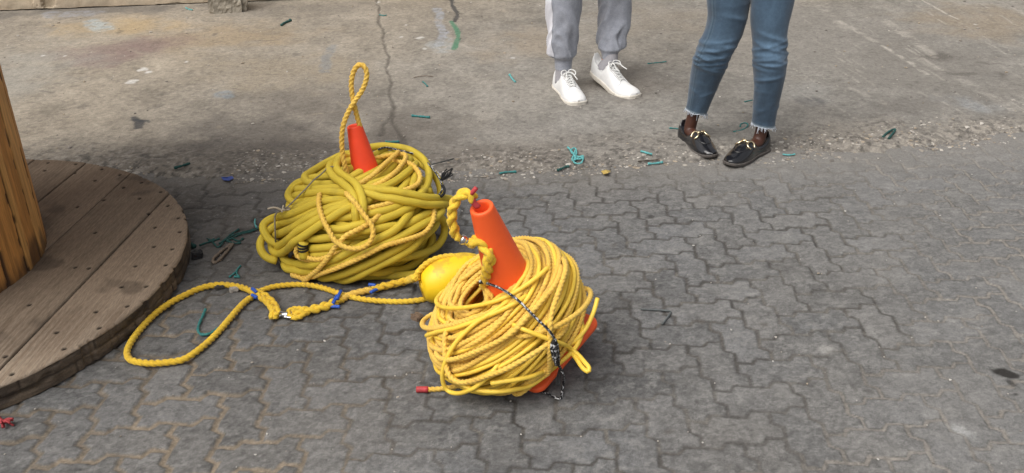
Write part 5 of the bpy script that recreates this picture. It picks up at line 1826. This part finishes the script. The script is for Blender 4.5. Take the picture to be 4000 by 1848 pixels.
def build_litter():
    M_TEAL = simple_mat('teal_twine', (0.035, 0.190, 0.185), 0.65, 0.3, 120, 0.5, 500, 0.001)
    M_TEAL_L = simple_mat('light_teal_twine', (0.11, 0.36, 0.36), 0.65, 0.3, 120, 0.5, 500, 0.001)
    M_TEAL_D = simple_mat('dark_green_twine', (0.018, 0.075, 0.068), 0.75, 0.3, 120, 0.5, 500, 0.001)
    G = 'teal twine scraps scattered over the yard'
    T = [
        ('short thick dark teal twine scrap on the tan concrete near the concrete lump', M_TEAL_D, .0105, [(708, 63), (716, 57), (727, 53), (730, 51)]),
        ('pale teal twine scrap lying beside the concrete lump by the wall', M_TEAL_L, .007, [(467, 19), (474, 23), (484, 25)]),
        ('thick straight teal twine piece on the concrete right of the far cone', M_TEAL, .0085, [(1036, 291), (1058, 293), (1081, 295)]),
        ('teal twine piece touching the back of the hose coil', M_TEAL, .0075, [(970, 357), (988, 357), (1005, 356)]),
        ('bright teal twine scrap left of the white sneakers', M_TEAL_L, .0075, [(1282, 188), (1288, 197), (1296, 206)]),
        ('tiny pale teal scrap on the concrete between the crack and the sneakers', M_TEAL, .0055, [(1064, 206), (1070, 211), (1075, 217)]),
        ('thin dull teal twine lying between the sneakers and the jeans', M_TEAL, .0045, [(1629, 160), (1650, 158), (1676, 155)]),
        ('flat teal twine strip at the concrete edge beyond the near cone', M_TEAL, .0065, [(1256, 436), (1275, 433), (1299, 432)]),
        ('dark teal knotted scrap at the edge of the paving right of the tangle', M_TEAL_D, .0075, [(1403, 428), (1414, 424), (1421, 420), (1432, 418)]),
        ('pale teal twine scrap with a bent end left of the loafers', M_TEAL_L, .0070, [(1612, 380), (1625, 384), (1640, 388)]),
        ('pale teal double twine strip nearest the loafers on the paving edge', M_TEAL_L, .0070, [(1630, 412), (1648, 411), (1667, 408)]),
        ('thin light teal twine right of the black loafers', M_TEAL_L, .0055, [(1969, 388), (1984, 390), (2000, 388)]),
        ('folded dark teal twine loop on the gravel at the right', M_TEAL_D, .0080, [(2221, 345), (2232, 334), (2246, 326), (2252, 327), (2244, 338), (2236, 348)]),
        ('curled teal twine on the gravel between the two loafers', M_TEAL, .0045, [(1845, 331), (1858, 329), (1874, 323), (1882, 314), (1874, 309), (1864, 312), (1862, 318)]),
        ('thin teal twine partly behind the left loafer heel', M_TEAL, .0045, [(1684, 322), (1698, 323), (1712, 324)]),
        ('dark teal twine stub on the gravel behind the drum flange', M_TEAL_D, .0085, [(438, 423), (458, 417), (477, 411)]),
        ('tiny grey-teal scrap near the top of the concrete crack', M_TEAL, .0055, [(955, 37), (964, 39), (972, 38)]),
        ('thin teal twine end showing between the legs of the jeans', M_TEAL, .0040, [(1873, 256), (1882, 254), (1892, 252)]),
        ('small light teal twine bit standing out beside the hose coil end', M_TEAL_L, .0050, [(642, 551), (641, 562), (645, 572)]),
        ('small dark teal knot beside the drum rim', M_TEAL_D, .0090, [(478, 612), (484, 616), (488, 620)]),
    ]
    for label, m, r, pts in T:
        o = strand('twine_scrap', pts, r, m, None)
        tag(o, label, 'twine', G)
    o = strand('twine_tangle', [(1428, 370), (1440, 383), (1452, 400), (1468, 396), (1450, 393), (1436, 380), (1446, 372), (1450, 385), (1444, 408), (1462, 410), (1466, 392), (1440, 404), (1447, 380)], .0060, M_TEAL_L, None, 0.010)
    tag(o, 'bright teal knotted twine tangle on the concrete edge below the sneakers', 'twine')
    root = empty('twine_tangle', at(590, 600), 'long dark green twine tangle between the drum and the hose coil', 'twine')
    for pts in ([(652, 574), (630, 583), (608, 588), (590, 596), (570, 606)], [(640, 577), (612, 584), (590, 590), (566, 604), (552, 612)], [(600, 577), (580, 590), (562, 606)],
                [(552, 600), (535, 606), (515, 612), (502, 617)], [(560, 612), (548, 622), (536, 610), (526, 604)], [(570, 606), (590, 612), (606, 610)], [(585, 600), (600, 606), (612, 600)]):
        strand('twine', pts, .0050, M_TEAL_D, root)
    for k in range(12):
        u, v = 530 + random.uniform(-10, 10), 604 + random.uniform(-6, 6)
        strand('twine', [(530, 604), (u, v)], .0035, M_TEAL_D, root, flare=False)
    o = strand('twine_scrap', [(577, 697), (592, 685), (600, 674), (606, 668), (596, 680), (597, 692), (604, 697), (590, 696)], .0050, M_TEAL, None)
    tag(o, 'x-shaped teal twine scrap above the yellow rope loop', 'twine', G)
    o = strand('twine_strip', [(517, 778), (510, 795), (499, 820), (500, 836), (512, 842), (530, 838), (548, 826), (575, 805), (600, 778), (622, 756), (640, 748)], .0070, M_TEAL, None, 0.006)
    tag(o, 'long hooked teal twine strip lying inside the yellow rope loop', 'twine')
    m = simple_mat('brown_string', (0.16, 0.125, 0.095), 0.9, 0.3, 120, 0.5, 400, 0.001)
    o = strand('string_loop', [(586, 614), (575, 628), (562, 643), (548, 657), (538, 661), (536, 652), (548, 640), (562, 628), (580, 616)], .0085, m, None)
    tag(o, 'folded brown string loop on the paving beside the hose coil', 'string')
    rough_block('rubber_lump', at(496, 641, .010), (.036, .030, .026), simple_mat('black_rubber', (0.02, 0.02, 0.022), 0.7), 'small black rubber lump on the paving beside the drum rim', 'lump', 91, .3, .3)
    rough_block('pebble', at(898 * .644, 0) if False else at(553, 722, .006), (.032, .022, .016), simple_mat('dark_pebble', (0.07, 0.065, 0.06), 0.85), 'dark flat pebble just inside the top of the yellow rope loop', 'pebble', 93, .5, .3)
    rough_block('pebble', at(588, 728, .006), (.026, .018, .014), simple_mat('pale_pebble', (0.38, 0.35, 0.31), 0.85), 'pale pebble inside the yellow rope loop near the blue tape', 'pebble', 94, .5, .3)
    rough_block('bark_chip', at(1050, 797, .008), (.030, .036, .018), simple_mat('brown_chip', (0.16, 0.11, 0.075), 0.85, .4, 60), 'small brown chip on the paving left of the near coil', 'chip', 95, .9, .35)
    # blue scrap, yellow leaf, folded grey strip, dark stick, wires, red fray, white hook
    def sheet(name, pts, h, mat, label, cat):
        V = np.array([at(u, v, h * k + ground_lift(u, v) + .004) for (u, v, k) in pts])
        n = len(V)
        c = V.mean(0)
        V2 = np.concatenate([V, [c + (0, 0, h * .4)], V - (0, 0, .0015), [c + (0, 0, h * .4 - .0015)]])
        F = [(i, (i + 1) % n, n) for i in range(n)] + [(n + 1 + (i + 1) % n, n + 1 + i, 2 * n + 1) for i in range(n)] + [(i, n + 1 + i, n + 1 + (i + 1) % n, (i + 1) % n) for i in range(n)]
        tag(mesh_from(name, V2, F, mat, None, smooth=False), label, cat)
    sheet('blue_scrap', [(556, 445, .2), (570, 446, 1), (584, 443, .3), (588, 448, .1), (576, 454, .7), (562, 453, .2)], .014, simple_mat('blue_plastic', (0.03, 0.075, 0.33), 0.5), 'crumpled bright blue plastic scrap on the gravel edge', 'scrap')
    sheet('dry_leaf', [(1512, 430, .1), (1524, 427, .8), (1536, 430, .2), (1530, 435, .9), (1518, 438, .2)], .016, simple_mat('yellow_leaf', (0.42, 0.30, 0.085), 0.7, .3, 90), 'curled dry yellow leaf at the edge of the paving', 'leaf')
    mg = simple_mat('grey_strapping', (0.10, 0.11, 0.11), 0.6, .2, 60)
    o = strand('bent_strip', [(1612, 778), (1640, 779), (1672, 781), (1688, 784), (1680, 797), (1666, 815)], .0050, mg, None, .007, False)
    tag(o, 'bent grey plastic strip on the paving right of the near coil', 'strip')
    o = strand('dark_stick', [(1606, 406), (1630, 404), (1655, 402)], .0045, simple_mat('dark_twig', (0.055, 0.042, 0.032), 0.9), None, .006, False)
    tag(o, 'thin dark stick on the concrete edge by the loafers', 'stick')
    o = strand('rusty_wire', [(1040, 195), (1065, 191), (1090, 192)], .0028, simple_mat('rusty_wire', (0.12, 0.085, 0.06), 0.8), None, .005, False)
    tag(o, 'short thin rusty wire on the concrete right of the crack', 'wire')
    o = strand('black_wire', [(1085, 414), (1105, 409), (1125, 404), (1141, 399)], .0040, simple_mat('black_wire', (0.025, 0.03, 0.03), 0.7), None, .006, False)
    tag(o, 'short black wire on the gravel just behind the hose coil', 'wire')
    o = strand('pale_straw', [(2566 * .0 + 2565, 660), (2570, 661)], .003, mg, None) if False else None
    o = strand('straw', [(2566, 685), (2572, 686)], .003, mg, None) if False else None
    o = strand('white_hook', [(400, 768), (408, 764), (413, 758), (410, 753)], .0035, simple_mat('white_plastic', (0.6, 0.6, 0.58), 0.5), None, .006, False)
    tag(o, 'small white plastic hook lying against the drum rim', 'hook')
    root = empty('red_rope_end', at(6, 1060), 'frayed red rope end at the left edge of the paving', 'rope')
    mr = simple_mat('red_fibre', (0.33, 0.045, 0.05), 0.85, .3, 90)
    strand('red_cord', [(-18, 1046), (-6, 1052), (6, 1060)], .010, mr, root, .011, False)
    for k in range(14):
        p = at(6, 1060, .012)
        q = p + np.array([random.uniform(.002, .034), random.uniform(-.028, .008), random.uniform(-.010, .014)])
        q[2] = max(q[2], .003)
        tube('frayed_fibre', [p, (p + q) / 2 + np.array([0, 0, .004]), q], .0030, mr, root, .005, 6)


build_people(); build_litter()
